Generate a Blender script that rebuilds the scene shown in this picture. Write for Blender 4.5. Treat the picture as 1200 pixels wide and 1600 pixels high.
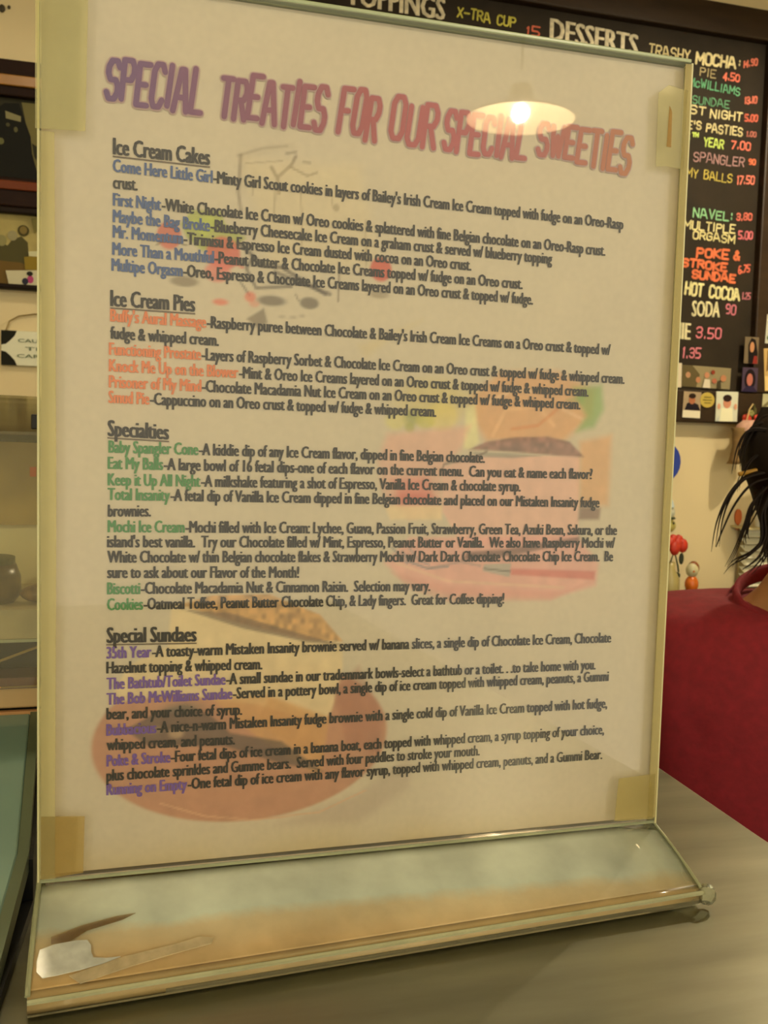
import bpy, bmesh, math, random
import numpy as np
from mathutils import Vector, Matrix
for o in list(bpy.data.objects): bpy.data.objects.remove(o)
random.seed(7)
SC = bpy.context.scene; COL = SC.collection
Z0 = 1.23          # height of the menu's lower edge above the floor; all builders use this level as z = 0

# ---------------------------------------------------------------- camera
cam = bpy.data.cameras.new('camera'); co = bpy.data.objects.new('camera', cam); COL.objects.link(co)
cr, cd, cf = Vector((.95663206,-.29006894,.02674178)), Vector((.00264222,-.08315757,-.99653291)), Vector((.29128702,.95338598,-.07878477))
m = Matrix((cr, -cd, -cf)).transposed().to_4x4(); m.translation = Vector((.01029067,-.32387348,.14142021+Z0))
co.matrix_world = m
cam.sensor_fit = 'VERTICAL'; cam.sensor_height = 24; cam.lens = 1585.02/1600*24; cam.clip_start = .01
cam.dof.use_dof = True; cam.dof.focus_distance = .36; cam.dof.aperture_fstop = 34
SC.camera = co
# ---------------------------------------------------------------- world, lamps, exposure
w = bpy.data.worlds.new('world'); SC.world = w; w.use_nodes = True
w.node_tree.nodes['Background'].inputs[0].default_value = (1,.90,.66,1)
w.node_tree.nodes['Background'].inputs[1].default_value = 1.25
SC.view_settings.view_transform = 'Standard'; SC.view_settings.look = 'None'
SC.view_settings.exposure = 0.25; SC.view_settings.gamma = 1; SC.view_settings.use_curve_mapping = False
LAMPS = [   # x, y, z(local) of the pendant lamps, radius of the shade, light power
 (1.31,-2.62,1.105,.168,34),(-.045,.41,1.10,.16,3),(-.035,1.12,1.04,.16,.8),(-1.3,-2.3,1.13,.20,30),(1.6,1.0,1.15,.18,32)]

# ---------------------------------------------------------------- helpers
def hexc(h):
    c = [int(h[i:i+2],16)/255 for i in (0,2,4)]
    return tuple(x/12.92 if x <= .04045 else ((x+.055)/1.055)**2.4 for x in c)
MATS = {}
def mat(name, color, rough=.6, metal=0, var=0, scale=30, bump=0, spec=.5, stretch=None, emit=None):
    if name in MATS: return MATS[name]
    m = bpy.data.materials.new(name); m.use_nodes = True; nt = m.node_tree; b = nt.nodes['Principled BSDF']
    c = hexc(color) if isinstance(color, str) else color
    b.inputs['Base Color'].default_value = (*c,1); b.inputs['Roughness'].default_value = rough
    b.inputs['Metallic'].default_value = metal; b.inputs['Specular IOR Level'].default_value = spec
    if emit: b.inputs['Emission Color'].default_value = (*emit[0],1); b.inputs['Emission Strength'].default_value = emit[1]
    tc = nt.nodes.new('ShaderNodeTexCoord'); mp = nt.nodes.new('ShaderNodeMapping'); n = nt.nodes.new('ShaderNodeTexNoise')
    nt.links.new(tc.outputs['Object'], mp.inputs[0]); nt.links.new(mp.outputs[0], n.inputs['Vector'])
    n.inputs['Scale'].default_value = scale; n.inputs['Detail'].default_value = 5
    if stretch: mp.inputs['Scale'].default_value = stretch
    if var:
        r = nt.nodes.new('ShaderNodeValToRGB'); r.color_ramp.elements[0].position = .3; r.color_ramp.elements[1].position = .7
        r.color_ramp.elements[0].color = (*[x*(1-var) for x in c],1); r.color_ramp.elements[1].color = (*[min(1,x*(1+var)) for x in c],1)
        nt.links.new(n.outputs['Fac'], r.inputs[0]); nt.links.new(r.outputs[0], b.inputs['Base Color'])
    if bump:
        bp = nt.nodes.new('ShaderNodeBump'); bp.inputs['Strength'].default_value = bump; bp.inputs['Distance'].default_value = .002
        nt.links.new(n.outputs['Fac'], bp.inputs['Height']); nt.links.new(bp.outputs[0], b.inputs['Normal'])
    MATS[name] = m; return m
def acrylic(name, tint=(1,1,1), film=None, film_amt=0, rough=.015, scale=60, ior=1.49, bump=0, lo=.35, hi=.75):
    """clear sheet: straight-through transparency, Fresnel gloss, an optional film of colour"""
    if name in MATS: return MATS[name]
    m = bpy.data.materials.new(name); m.use_nodes = True; nt = m.node_tree; N = nt.nodes; N.clear()
    out = N.new('ShaderNodeOutputMaterial'); t = N.new('ShaderNodeBsdfTransparent'); t.inputs[0].default_value = (*tint,1)
    g = N.new('ShaderNodeBsdfGlossy'); g.inputs['Roughness'].default_value = rough
    f = N.new('ShaderNodeFresnel'); f.inputs['IOR'].default_value = ior
    a = N.new('ShaderNodeMixShader'); base = t
    if bump:
        nb = N.new('ShaderNodeTexNoise'); nb.inputs['Scale'].default_value = 22; tcb = N.new('ShaderNodeTexCoord'); nt.links.new(tcb.outputs['Object'], nb.inputs['Vector'])
        bb = N.new('ShaderNodeBump'); bb.inputs['Strength'].default_value = bump; bb.inputs['Distance'].default_value = .002
        nt.links.new(nb.outputs['Fac'], bb.inputs['Height']); nt.links.new(bb.outputs[0], g.inputs['Normal']); nt.links.new(bb.outputs[0], f.inputs['Normal'])
    if film:
        d = N.new('ShaderNodeBsdfDiffuse'); d.inputs[0].default_value = (*film,1)
        n = N.new('ShaderNodeTexNoise'); n.inputs['Scale'].default_value = scale; n.inputs['Detail'].default_value = 8; tc = N.new('ShaderNodeTexCoord')
        nt.links.new(tc.outputs['Object'], n.inputs['Vector'])
        r = N.new('ShaderNodeMapRange'); r.inputs[1].default_value = lo; r.inputs[2].default_value = hi; r.inputs[3].default_value = film_amt*.8; r.inputs[4].default_value = film_amt*1.15
        nt.links.new(n.outputs['Fac'], r.inputs[0]); b = N.new('ShaderNodeMixShader'); nt.links.new(r.outputs[0], b.inputs[0])
        nt.links.new(t.outputs[0], b.inputs[1]); nt.links.new(d.outputs[0], b.inputs[2]); base = b
    nt.links.new(f.outputs[0], a.inputs[0]); nt.links.new(base.outputs[0], a.inputs[1]); nt.links.new(g.outputs[0], a.inputs[2])
    nt.links.new(a.outputs[0], out.inputs[0]); MATS[name] = m; return m

class MB:
    def __init__(s): s.v = []; s.f = []
    def add(s, vs, fs):
        n = len(s.v); s.v += [tuple(x) for x in vs]; s.f += [tuple(i+n for i in f) for f in fs]; return s
    def box(s, x0, x1, y0, y1, z0, z1):
        return s.add([(x,y,z) for z in (z0,z1) for y in (y0,y1) for x in (x0,x1)], [(0,2,3,1),(4,5,7,6),(0,1,5,4),(2,6,7,3),(0,4,6,2),(1,3,7,5)])
    def prism(s, pts, d):      # pts: loop of 3-D points, extruded by vector d
        n = len(pts); P = [Vector(p) for p in pts]; d = Vector(d)
        return s.add(P+[p+d for p in P], [tuple(range(n))[::-1], tuple(range(n,2*n))]+[(i,(i+1)%n,n+(i+1)%n,n+i) for i in range(n)])
    def loft(s, rings, cap=True):
        n = len(rings[0]); vs = [p for r in rings for p in r]; fs = []
        for k in range(len(rings)-1):
            fs += [(k*n+i, k*n+(i+1)%n, (k+1)*n+(i+1)%n, (k+1)*n+i) for i in range(n)]
        if cap: fs += [tuple(range(n))[::-1], tuple(range((len(rings)-1)*n, len(rings)*n))]
        return s.add(vs, fs)
    def lathe(s, c, prof, n=24, cap=False):      # prof: (radius, z) pairs
        return s.loft([[(c[0]+r*math.cos(2*math.pi*i/n), c[1]+r*math.sin(2*math.pi*i/n), c[2]+z) for i in range(n)] for r, z in prof], cap)
    def tube(s, pts, r, n=8):
        P = [Vector(p) for p in pts]; rings = []
        for i, p in enumerate(P):
            t = (P[min(i+1,len(P)-1)]-P[max(i-1,0)]).normalized(); u = t.cross(Vector((.13,.97,.2))).normalized(); w_ = t.cross(u)
            rr = r[i] if isinstance(r, (list,tuple)) else r
            rings.append([p+rr*(math.cos(2*math.pi*k/n)*u+math.sin(2*math.pi*k/n)*w_) for k in range(n)])
        return s.loft(rings)
    def ball(s, c, r, n=14, m_=9):
        r = r if isinstance(r, (list,tuple)) else (r,r,r); rings = []
        for j in range(m_+1):
            a = math.pi*(j/m_)-math.pi/2; ca = max(math.cos(a), .02)
            rings.append([(c[0]+r[0]*ca*math.cos(2*math.pi*i/n), c[1]+r[1]*ca*math.sin(2*math.pi*i/n), c[2]+r[2]*math.sin(a)) for i in range(n)])
        return s.loft(rings)
    def disc(s, c, rx, rz, y0, y1, n=20):        # upright disc facing the camera side (-y)
        return s.prism([(c[0]+rx*math.cos(2*math.pi*i/n), y0, c[1]+rz*math.sin(2*math.pi*i/n)) for i in range(n)], (0,y1-y0,0))
def link(name, me, mt, parent, base, smooth=False, bevel=0):
    me.update()
    if mt: me.materials.append(mt)
    o = bpy.data.objects.new(name, me); COL.objects.link(o)
    if parent is not None: o.parent = parent
    else: o.location = (base[0], base[1], base[2]+Z0)
    if smooth: me.polygons.foreach_set('use_smooth', [True]*len(me.polygons))
    if bevel:
        b = o.modifiers.new('bevel','BEVEL'); b.width = bevel; b.segments = 2; b.limit_method = 'ANGLE'
    return o
BASE = {}
def mk(name, mb, mt, parent=None, base=None, smooth=False, bevel=0, kind=None):
    if parent is not None: base = BASE[parent.name]
    elif base is None:
        a = np.array([tuple(v) for v in mb.v]); base = (a[:,0].mean(), a[:,1].mean(), a[:,2].min())
    me = bpy.data.meshes.new(name); me.from_pydata([(v[0]-base[0], v[1]-base[1], v[2]-base[2]) for v in mb.v], [], mb.f)
    bm = bmesh.new(); bm.from_mesh(me); bmesh.ops.recalc_face_normals(bm, faces=bm.faces); bm.to_mesh(me); bm.free()
    o = link(name, me, mt, parent, base, smooth, bevel); BASE[o.name] = base
    if kind: o['kind'] = kind
    return o
def tag(o, label, cat, group=None):
    o['label'] = label; o['category'] = cat
    if group: o['group'] = group
    return o
def empty(name, base, label, cat, group=None):
    o = bpy.data.objects.new(name, None); COL.objects.link(o); o.location = (base[0], base[1], base[2]+Z0); o.empty_display_size = .05
    BASE[o.name] = base; return tag(o, label, cat, group)

# hand-drawn stroke letters on a 4 x 6 grid
SF = {'A':'00 16 26 40;12 32','B':'00 06 36 45 34 03;34 42 41 30 00','C':'45 36 16 05 01 10 30 41','D':'00 06 26 44 42 20 00','E':'46 06 00 40;03 33','F':'46 06 00;03 33',
'G':'45 36 16 05 01 10 30 41 43 23','H':'00 06;40 46;03 43','I':'20 26','J':'46 41 30 10 01','K':'00 06;46 03 40','L':'06 00 40','M':'00 06 22 46 40','N':'00 06 40 46',
'O':'10 01 05 16 36 45 41 30 10','P':'00 06 36 45 44 33 03','Q':'10 01 05 16 36 45 41 30 10;22 40','R':'00 06 36 45 44 33 03;23 40','S':'45 36 16 05 04 13 33 42 41 30 10 01',
'T':'06 46;26 20','U':'06 01 10 30 41 46','V':'06 20 46','W':'06 10 24 30 46','X':'00 46;06 40','Y':'06 23 46;23 20','Z':'06 46 00 40',
'0':'10 01 05 16 36 45 41 30 10','1':'15 26 20','2':'05 16 36 45 44 00 40','3':'05 16 36 45 44 33 13;33 42 41 30 10 01','4':'30 36 02 42','5':'46 06 03 33 42 41 30 00',
'6':'36 16 05 01 10 30 41 42 33 03','7':'06 46 10','8':'13 04 05 16 36 45 44 33 13 02 01 10 30 41 42 33','9':'43 13 04 05 16 36 45 41 30 10','.':'20 21',':':'21 22;24 25',
"'":'26 24','&':'40 15 26 35 02 01 10 20 42','-':'03 43','c':'43 34 14 03 01 10 30 41'}
def ribbon(mb, pts, t, y):
    """flat brush stroke through 2-D points (x, z) at depth y; overlapping pieces lie one on the other"""
    y0_, st = y, (2e-6 if t < .0045 and abs(y) < .01 else 2e-5)
    for (x0,z0), (x1,z1) in zip(pts, pts[1:]):
        y = y0_-st*(len(mb.f)%97)
        dx, dz = x1-x0, z1-z0; l = math.hypot(dx,dz) or 1; nx, nz = -dz/l*t/2, dx/l*t/2
        mb.add([(x0+nx,y,z0+nz),(x0-nx,y,z0-nz),(x1-nx,y,z1-nz),(x1+nx,y,z1+nz)], [(0,1,2,3)])
    for x, z in pts:
        y = y0_-st*(len(mb.f)%97)
        mb.add([(x+t/2*math.cos(a*math.pi/4), y, z+t/2*math.sin(a*math.pi/4)) for a in range(8)], [tuple(range(8))])
def stroke_word(mb, word, x0, z0, x1, z1, h, t, y, h2=None, jit=.0, slant=.08, gap=.35, rnd=None):
    ws = [.35 if c in ".:'I1" else (1.25 if c in 'MWA' else (.8 if c == ' ' else 1)) for c in word]
    tot = sum(ws)+gap*(len(word)-1); u = (x1-x0)/tot; x = x0; h2 = h2 or h; rnd = rnd or random
    for k, c in enumerate(word):
        if c != ' ':
            f = (x-x0)/(x1-x0+1e-9); hz = h+(h2-h)*f; zb = z0+(z1-z0)*f + rnd.uniform(-1,1)*jit*hz; cw = ws[k]*u; hz *= 1+rnd.uniform(-1,1)*jit
            r = rnd.uniform(-1,1)*jit
            for st in SF[c].split(';'):
                P = [(int(q[0])/4, int(q[1])/6) for q in st.split()]
                if ws[k] == .35: P = [((a-.5)*2+.5, b) for a, b in P]
                ribbon(mb, [(x+a*cw+(b-.5)*hz*(slant+r*.5), zb+b*hz) for a, b in P], t, y)
        x += (ws[k]+gap)*u
def text_mesh(s, x0, x1, zmid, y, caph, bold=.0, ang=0, name='text', mt=None, parent=None):
    """built-in font, squeezed to run from x0 to x1; caph = capital height; returns mesh object"""
    cu = bpy.data.curves.new('t','FONT'); cu.body = s; cu.size = 1; cu.resolution_u = 2
    o = bpy.data.objects.new('t', cu); COL.objects.link(o); bpy.context.view_layer.update()
    me = bpy.data.meshes.new_from_object(o.evaluated_get(bpy.context.evaluated_depsgraph_get()))
    bpy.data.objects.remove(o); bpy.data.curves.remove(cu)
    if bold:
        bm = bmesh.new(); bm.from_mesh(me); g0 = list(bm.verts)+list(bm.edges)+list(bm.faces)
        for k in (1,2):
            d = bmesh.ops.duplicate(bm, geom=g0); bmesh.ops.translate(bm, verts=[v for v in d['geom'] if isinstance(v, bmesh.types.BMVert)], vec=(bold*k*1.2,0,k*.001))
        bm.to_mesh(me); bm.free()
    n = len(me.vertices); a = np.empty(n*3, np.float32); me.vertices.foreach_get('co', a); a = a.reshape(-1,3)
    lo, hi = a[:,0].min(), a[:,0].max(); sz = caph/.73
    X = x0+(a[:,0]-lo)/(hi-lo)*(x1-x0); Z = zmid+(a[:,1]-.365)*sz+(X-x0)*ang
    b = BASE[parent.name]; out = np.stack([X-b[0], y-b[1]-a[:,2]*(.01 if abs(y) < .1 else .4), Z-b[2]], 1).astype(np.float32)
    me.vertices.foreach_set('co', out.ravel()); me.name = name
    return link(name, me, mt, parent, b)
def text_width(s):
    cu = bpy.data.curves.new('t','FONT'); cu.body = s; cu.size = 1
    o = bpy.data.objects.new('t', cu); COL.objects.link(o); bpy.context.view_layer.update(); wd = o.dimensions.x
    bpy.data.objects.remove(o); bpy.data.curves.remove(cu); return wd

# ---------------------------------------------------------------- the room
YW = 1.9
wallm = mat('ochre_painted_wall', 'dfd0a4', .75, var=.05, scale=3, bump=.05)
mk('wall_back', MB().box(-2.6,3.0,YW,YW+.1,-Z0,1.65), wallm, kind='structure')
mk('wall_right', MB().box(3.0,3.1,-3.2,YW+.1,-Z0,1.65), wallm, kind='structure')
mk('wall_left', MB().box(-2.7,-2.6,-3.2,YW+.1,-Z0,1.65), wallm, kind='structure')
mk('ceiling', MB().box(-2.7,3.1,-3.2,YW+.1,1.65,1.72), mat('ceiling_paint','d8c8a0',.8,var=.03), kind='structure')
mk('floor', MB().box(-2.7,3.1,-3.2,YW+.1,-Z0-.05,-Z0), mat('brown_floor','5a4632',.5,var=.15,scale=6), kind='structure')
mk('baseboard_back', MB().box(-2.6,3.0,YW-.015,YW,-Z0,-Z0+.1), mat('dark_wood','3a2414',.5,var=.2,scale=20,stretch=(1,1,12)), kind='structure')

# ---------------------------------------------------------------- pendant lamps
lampm = mat('lamp_shade_enamel','e8d8b0',.4)
innerm = mat('lit_shade_inside','c8b48c',.6,emit=((1,.84,.62),1.9))
bulbm = acrylic('clear_bulb_glass', ior=1.3)
LL = ['pendant lamp with a pale dish shade, mirrored in the menu panel','pendant lamp with a small pale shade above the menu stand','pendant lamp with a small pale shade between the display case and the pictures',
 'pendant lamp with a pale dish shade behind the viewer on the left','pendant lamp with a pale shade over the person in the maroon shirt']
for i, (x, y, z, r, pw) in enumerate(LAMPS):
    L = empty('pendant_lamp', (x,y,z), LL[i], 'lamp')
    mk('lamp_shade', MB().lathe((x,y,z), [(r,0),(r*.93,.010),(r*.6,.028),(.06,.045),(.040,.060),(.030,.10),(.001,.102)], 32), lampm, L, smooth=True)
    mk('shade_lining', MB().lathe((x,y,z), [(r*.985,.0005),(r*.91,.008),(r*.58,.025),(.055,.040),(.001,.042)], 32), innerm, L, smooth=True)
    mk('bulb', MB().ball((x,y,z+.018), (.030,.030,.032)), bulbm, L, smooth=True)
    mk('cord', MB().tube([(x,y,z+.15),(x,y,1.65)], .004), mat('black_cord','141210',.6), L)
    ld = bpy.data.lights.new('bulb_light','POINT'); ld.energy = pw; ld.color = (1,.86,.62); ld.shadow_soft_size = .024
    lo = bpy.data.objects.new('bulb_light', ld); COL.objects.link(lo); lo.parent = L; lo.location = (0,0,.018)

# ---------------------------------------------------------------- counter
steel = mat('brushed_steel', (.35,.35,.26), .36, metal=1, var=.22, scale=9, bump=.12, stretch=(1,5,1))
def build_counter():
    C = empty('steel_counter', (-.2,-.3,-.0205-.9), 'brushed stainless steel counter carrying the acrylic menu stand', 'counter')
    # outline in plan of the steel top
    pts = [(-.0105,-.62),(.245,-.62),(.2812,.02),(.289,.12),(.34,.72),(-.0025,.72),(-.0025,.117),(-.0105,.108)]
    mk('counter_top', MB().prism([(x,y,-.0605) for x, y in pts], (0,0,.04)), steel, C, bevel=.0015)
    mk('cabinet', MB().prism([(x*.92+.01,y*.95,-Z0) for x, y in pts], (0,0,Z0-.0605)), mat('counter_side','4a4236',.5,var=.1), C)
build_counter()
# sloping glass top of the freezer left of the steel
def build_freezer():
    F = empty('glass_topped_freezer', (-.4,0,-Z0), 'teal glass-topped freezer left of the steel counter', 'freezer')
    sl = .2
    z = lambda y: -.0185+.2*(y+.05)
    ed = [(-.0112,-.06),(-.0118,-.62)]
    A = [(-.60,-.62),(-.0118,-.62),(-.0112,-.05),(-.0035,.02),(-.0035,.1196),(-.60,.1196)]
    mk('glass_lid', MB().prism([(x-.004,y,z(y)) for x, y in A], (0,0,.004)), TEAL, F, bevel=.0008)
    E_ = [(-.0158,-.62),(-.0152,-.05),(-.0075,.02),(-.0075,.1196)]
    mb = MB()
    for (x0,y0),(x1,y1) in zip(E_, E_[1:]): mb.prism([(x0,y0,z(y0)-.002),(x0+.0035,y0,z(y0)-.002),(x0+.0035,y0,z(y0)+.0045),(x0,y0,z(y0)+.0045)], (x1-x0,y1-y0,z(y1)-z(y0)))
    mk('metal_rim', mb, mat('grey_green_rim','6c7a62',.3,metal=.6), F)
    mb = MB()
    for (x0,y0),(x1,y1) in zip(E_, E_[1:]): mb.prism([(x0+.0012,y0,-.0205),(x0+.0048,y0,-.0205),(x0+.0048,y0,z(y0)+.002),(x0+.0012,y0,z(y0)+.002)], (x1-x0,y1-y0,0))
    mk('rubber_gasket', mb, mat('black_rubber','0a0c0a',.5), F)
    mk('freezer_body', MB().box(-.60,-.02,-.6,.72,-Z0,-.14), mat('freezer_side','5c6a62',.4), F)
    mk('backing_ledge', MB().box(-.60,-.0035,.1210,.72,-.14,.0150), mat('ledge_steel','6a6650',.35,metal=.7), F)
TEAL = mat('teal_glass', '7c9c90', .06, var=.12, scale=5, spec=.9)
build_freezer()

# ---------------------------------------------------------------- acrylic menu stand
Wp, Hp = .2159, .2726
EY = mat('yellowed_acrylic_edge','cfcb98',.35,spec=.7); EG = mat('green_acrylic_edge','a8b48c',.25,spec=.8)
H = empty('menu_stand', (.108,-.02,-.0205), 'clear acrylic menu stand with bent foot, yellowed tape along its edges', 'stand')
clear = acrylic('clear_acrylic', ior=1.40)
mk('front_panel', MB().box(0,Wp,-.0042,-.0014,0,Hp), clear, H)
mk('back_panel', MB().box(0,Wp,.0014,.0042,0,Hp), acrylic('clear_acrylic_back', tint=(.95,.97,.92), ior=1.3), H)
mk('top_edge', MB().box(0,Wp,-.0044,.0044,Hp,Hp+.0014), EG, H, bevel=.0004)
mk('side_edge', MB().box(-.0006,0,-.0043,.0043,-.001,Hp), EY, H); mk('side_edge', MB().box(Wp,Wp+.0007,-.0043,.0043,-.001,Hp), EY, H)
# foot: one bent sheet, sloping down to the front, rolled round and running back along the counter
def foot_sheet(u0, u1, inner=0.0, thick=.0028, seg=None):
    """cross-section (y, z) swept from left (t=0) to right (t=1); the foot is deeper on the left"""
    rings = []
    for t in np.linspace(u0, u1, 13):
        D = -.0472+(.0143)*t; xl = lambda d: (-.0018*d)+(Wp+.0055*d)*t if True else 0
        prof = [(0,0,0)]; zf = -.0124; r = .0040
        prof = [(-.0028,-.0005)]
        for k in range(1,7): prof.append((-.0028+(D+.004+.0028)*k/6, -.0005+(zf+.0005)*k/6 + .0008*math.sin(k/6*math.pi)))
        cy, cz = D+.0046, zf-.0040
        for a in (110,135,160,185,210,240,270): prof.append((cy+r*math.cos(math.radians(a)), cz+r*math.sin(math.radians(a))))
        prof += [(-.02,-.0205),(.0,-.0205)]
        rings.append([(xl(min(1,(-y)/.047)), y, max(z,-.0204)) for y, z in prof])
    return rings
def sheet_solid(rings, th, zmax=None):
    n = len(rings[0]); mb = MB(); rr = []
    for R_ in rings:
        P = [Vector(p) for p in R_]; inn = []
        for i in range(n):
            t = (P[min(i+1,n-1)]-P[max(i-1,0)]).normalized(); nrm = Vector((0,-t.z,t.y)); inn.append(P[i]+nrm*th)
        rr.append(P+inn[::-1])
    return mb.loft(rr)
fr = foot_sheet(0,1)
# sloping plate split in a rear and a front band (rear: acrylic edge glow put into the colour; front: brown)
FG = acrylic('foot_glow_film', tint=(.93,.95,.85), film=(.7,.7,.5), film_amt=.84, rough=.035, scale=45, ior=1.5, bump=.10)
def foot_glow_tint(m):      # edge glow painted pale green towards the fold, brown film towards the front, clearer at the right end
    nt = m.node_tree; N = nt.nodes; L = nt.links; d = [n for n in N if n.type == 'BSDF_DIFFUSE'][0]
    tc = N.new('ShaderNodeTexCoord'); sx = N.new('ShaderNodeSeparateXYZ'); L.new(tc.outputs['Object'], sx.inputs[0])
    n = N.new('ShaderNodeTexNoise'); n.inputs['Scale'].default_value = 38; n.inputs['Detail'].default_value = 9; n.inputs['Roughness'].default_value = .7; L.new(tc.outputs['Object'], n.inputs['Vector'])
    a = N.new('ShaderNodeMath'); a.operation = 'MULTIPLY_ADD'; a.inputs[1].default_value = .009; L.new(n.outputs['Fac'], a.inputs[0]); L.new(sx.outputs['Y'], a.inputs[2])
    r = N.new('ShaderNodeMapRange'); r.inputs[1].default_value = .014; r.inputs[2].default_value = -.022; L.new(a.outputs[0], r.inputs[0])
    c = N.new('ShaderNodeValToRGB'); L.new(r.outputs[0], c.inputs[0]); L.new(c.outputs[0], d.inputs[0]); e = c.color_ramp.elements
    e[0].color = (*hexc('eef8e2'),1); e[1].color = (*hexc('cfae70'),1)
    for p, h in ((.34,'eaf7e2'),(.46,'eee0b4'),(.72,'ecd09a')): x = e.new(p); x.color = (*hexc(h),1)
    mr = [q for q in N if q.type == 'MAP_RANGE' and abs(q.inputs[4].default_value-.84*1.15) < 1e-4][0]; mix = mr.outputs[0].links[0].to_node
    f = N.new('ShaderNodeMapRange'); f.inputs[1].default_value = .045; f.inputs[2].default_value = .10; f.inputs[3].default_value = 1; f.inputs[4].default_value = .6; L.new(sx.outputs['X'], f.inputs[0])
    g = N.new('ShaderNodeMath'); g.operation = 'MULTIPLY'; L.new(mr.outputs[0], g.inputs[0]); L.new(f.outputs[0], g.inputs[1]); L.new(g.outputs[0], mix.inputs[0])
foot_glow_tint(FG)
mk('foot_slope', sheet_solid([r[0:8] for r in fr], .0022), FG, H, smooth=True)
mk('rolled_front_edge', sheet_solid([r[7:12] for r in fr], .0022), acrylic('rolled_edge', tint=(.93,.95,.85), film=hexc('d8bd84'), film_amt=.62, rough=.17, scale=45, ior=1.75), H, smooth=True)
mk('foot_underside', sheet_solid([r[10:] for r in fr], .0016), acrylic('foot_under', tint=(.95,.95,.85), film=hexc('d8d0a8'), film_amt=.35, rough=.1, ior=1.3), H)
# thick bright edges of the foot
def fpt(t, k, dz=0): a = fr[round(t*12)][k]; return (a[0], a[1], a[2]+dz)
mk('foot_side_edge', MB().tube([fpt(1,k,.0002) for k in range(0,9)], [.0005]*5+[.0007]*4, 6), acrylic('foot_edge', tint=(.9,.95,.8), film=hexc('b9bf98'), film_amt=.8, rough=.1), H)
mk('foot_side_edge', MB().tube([fpt(0,k,.0002) for k in range(0,9)], .0008, 6), MATS['foot_edge'], H)
mk('fold_line', MB().tube([(-.0002,-.0036,.0),(Wp/2,-.0038,-.0001),(Wp+.0002,-.0036,0)], .0006, 6), MATS['foot_edge'], H)
mk('chipped_corner', MB().ball((.2203,-.0318,-.0155), (.0034,.0034,.0038), 7, 5), acrylic('chipped_acrylic', tint=(.95,.98,.9), film=hexc('dadcbc'), film_amt=.22, rough=.12, bump=.8), H)
mk('lower_lip', MB().tube([(a[9][0], a[9][1]-.0006, a[9][2]+.0008) for a in fr], .0008, 6), acrylic('lip', tint=(.95,.98,.85), film=hexc('dcdfb4'), film_amt=.65, rough=.16, ior=1.7), H)
def tape(pts, color='c9bd86', amt=.5, y=-.0046, th=.0002, name=None):
    nm = 'tape_'+(name or color)
    return mk('adhesive_tape', MB().prism([(x/1000, y, z/1000) for x, z in pts], (0,th,0)), acrylic(nm, tint=(1,.98,.85), film=hexc(color), film_amt=amt, rough=.15, scale=70, ior=1.25), H)
tape([(-1.1,226.6),(12.9,227.2),(13.6,268),(13.2,272),(-1.1,272.5)], 'dcd8a8', .26)
tape([(0,1),(4.6,1),(4.9,120),(4.2,226),(0,226)], 'e2daa6', .28)
tape([(Wp*1000-3.2,2),(Wp*1000,2),(Wp*1000,272),(Wp*1000-2.6,272)], 'dccc90', .34)
tape([(203.5,236),(207.8,236.6),(214.5,236),(214.8,263),(207,264),(203.2,261)], 'e8e2b8', .22)
tape([(207.2,243.2),(208.9,243),(208.7,255),(207.6,257)], 'c89848', .4, y=-.0049)
tape([(199,2),(215,1.5),(215,18.5),(200,17.8)], 'd8c684', .26)
tape([(0.5,1),(13,2),(13.4,20),(.5,21)], 'c8a860', .30)
def foot_patch(name, pts, color, amt, rough=.2):
    """thin patch lying on the sloping foot; pts = (x mm, distance 0..1 down the slope)"""
    P = []
    for x, d in pts:
        t = x/1000/Wp; D = -.0472+.0143*t; y = -.0028+(D+.0068)*d; P.append((x/1000, y, -.0005-.0119*d+.0008*math.sin(min(d,1)*math.pi)+.0008))
    mk(name, MB().prism(P, (0,0,.0002)), acrylic('patch_'+color, tint=(1,1,.95), film=hexc(color), film_amt=amt, rough=rough, scale=200), H)
foot_patch('adhesive_tape', [(9,.97),(24,.88),(38,.84),(46,.80),(50,.83),(49,.88),(38,.92),(26,.97),(12,1.05)], 'f4e2b4', .6)
foot_patch('grime_streak', [(4,.62),(12,.55),(22,.50),(28,.49),(24,.54),(14,.60),(9,.68),(4,.68)], 'c09858', .3)
foot_patch('white_glare', [(1.0,.72),(5,.69),(11,.68),(14,.69),(15,.74),(15,.80),(15.6,.85),(19,.87),(23,.875),(18,.91),(12,.935),(6,.95),(2,.955),(.4,.9),(.3,.82)], 'eef4e8', .75)  # soft white glare on the foot, painted as a pale patch
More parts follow.
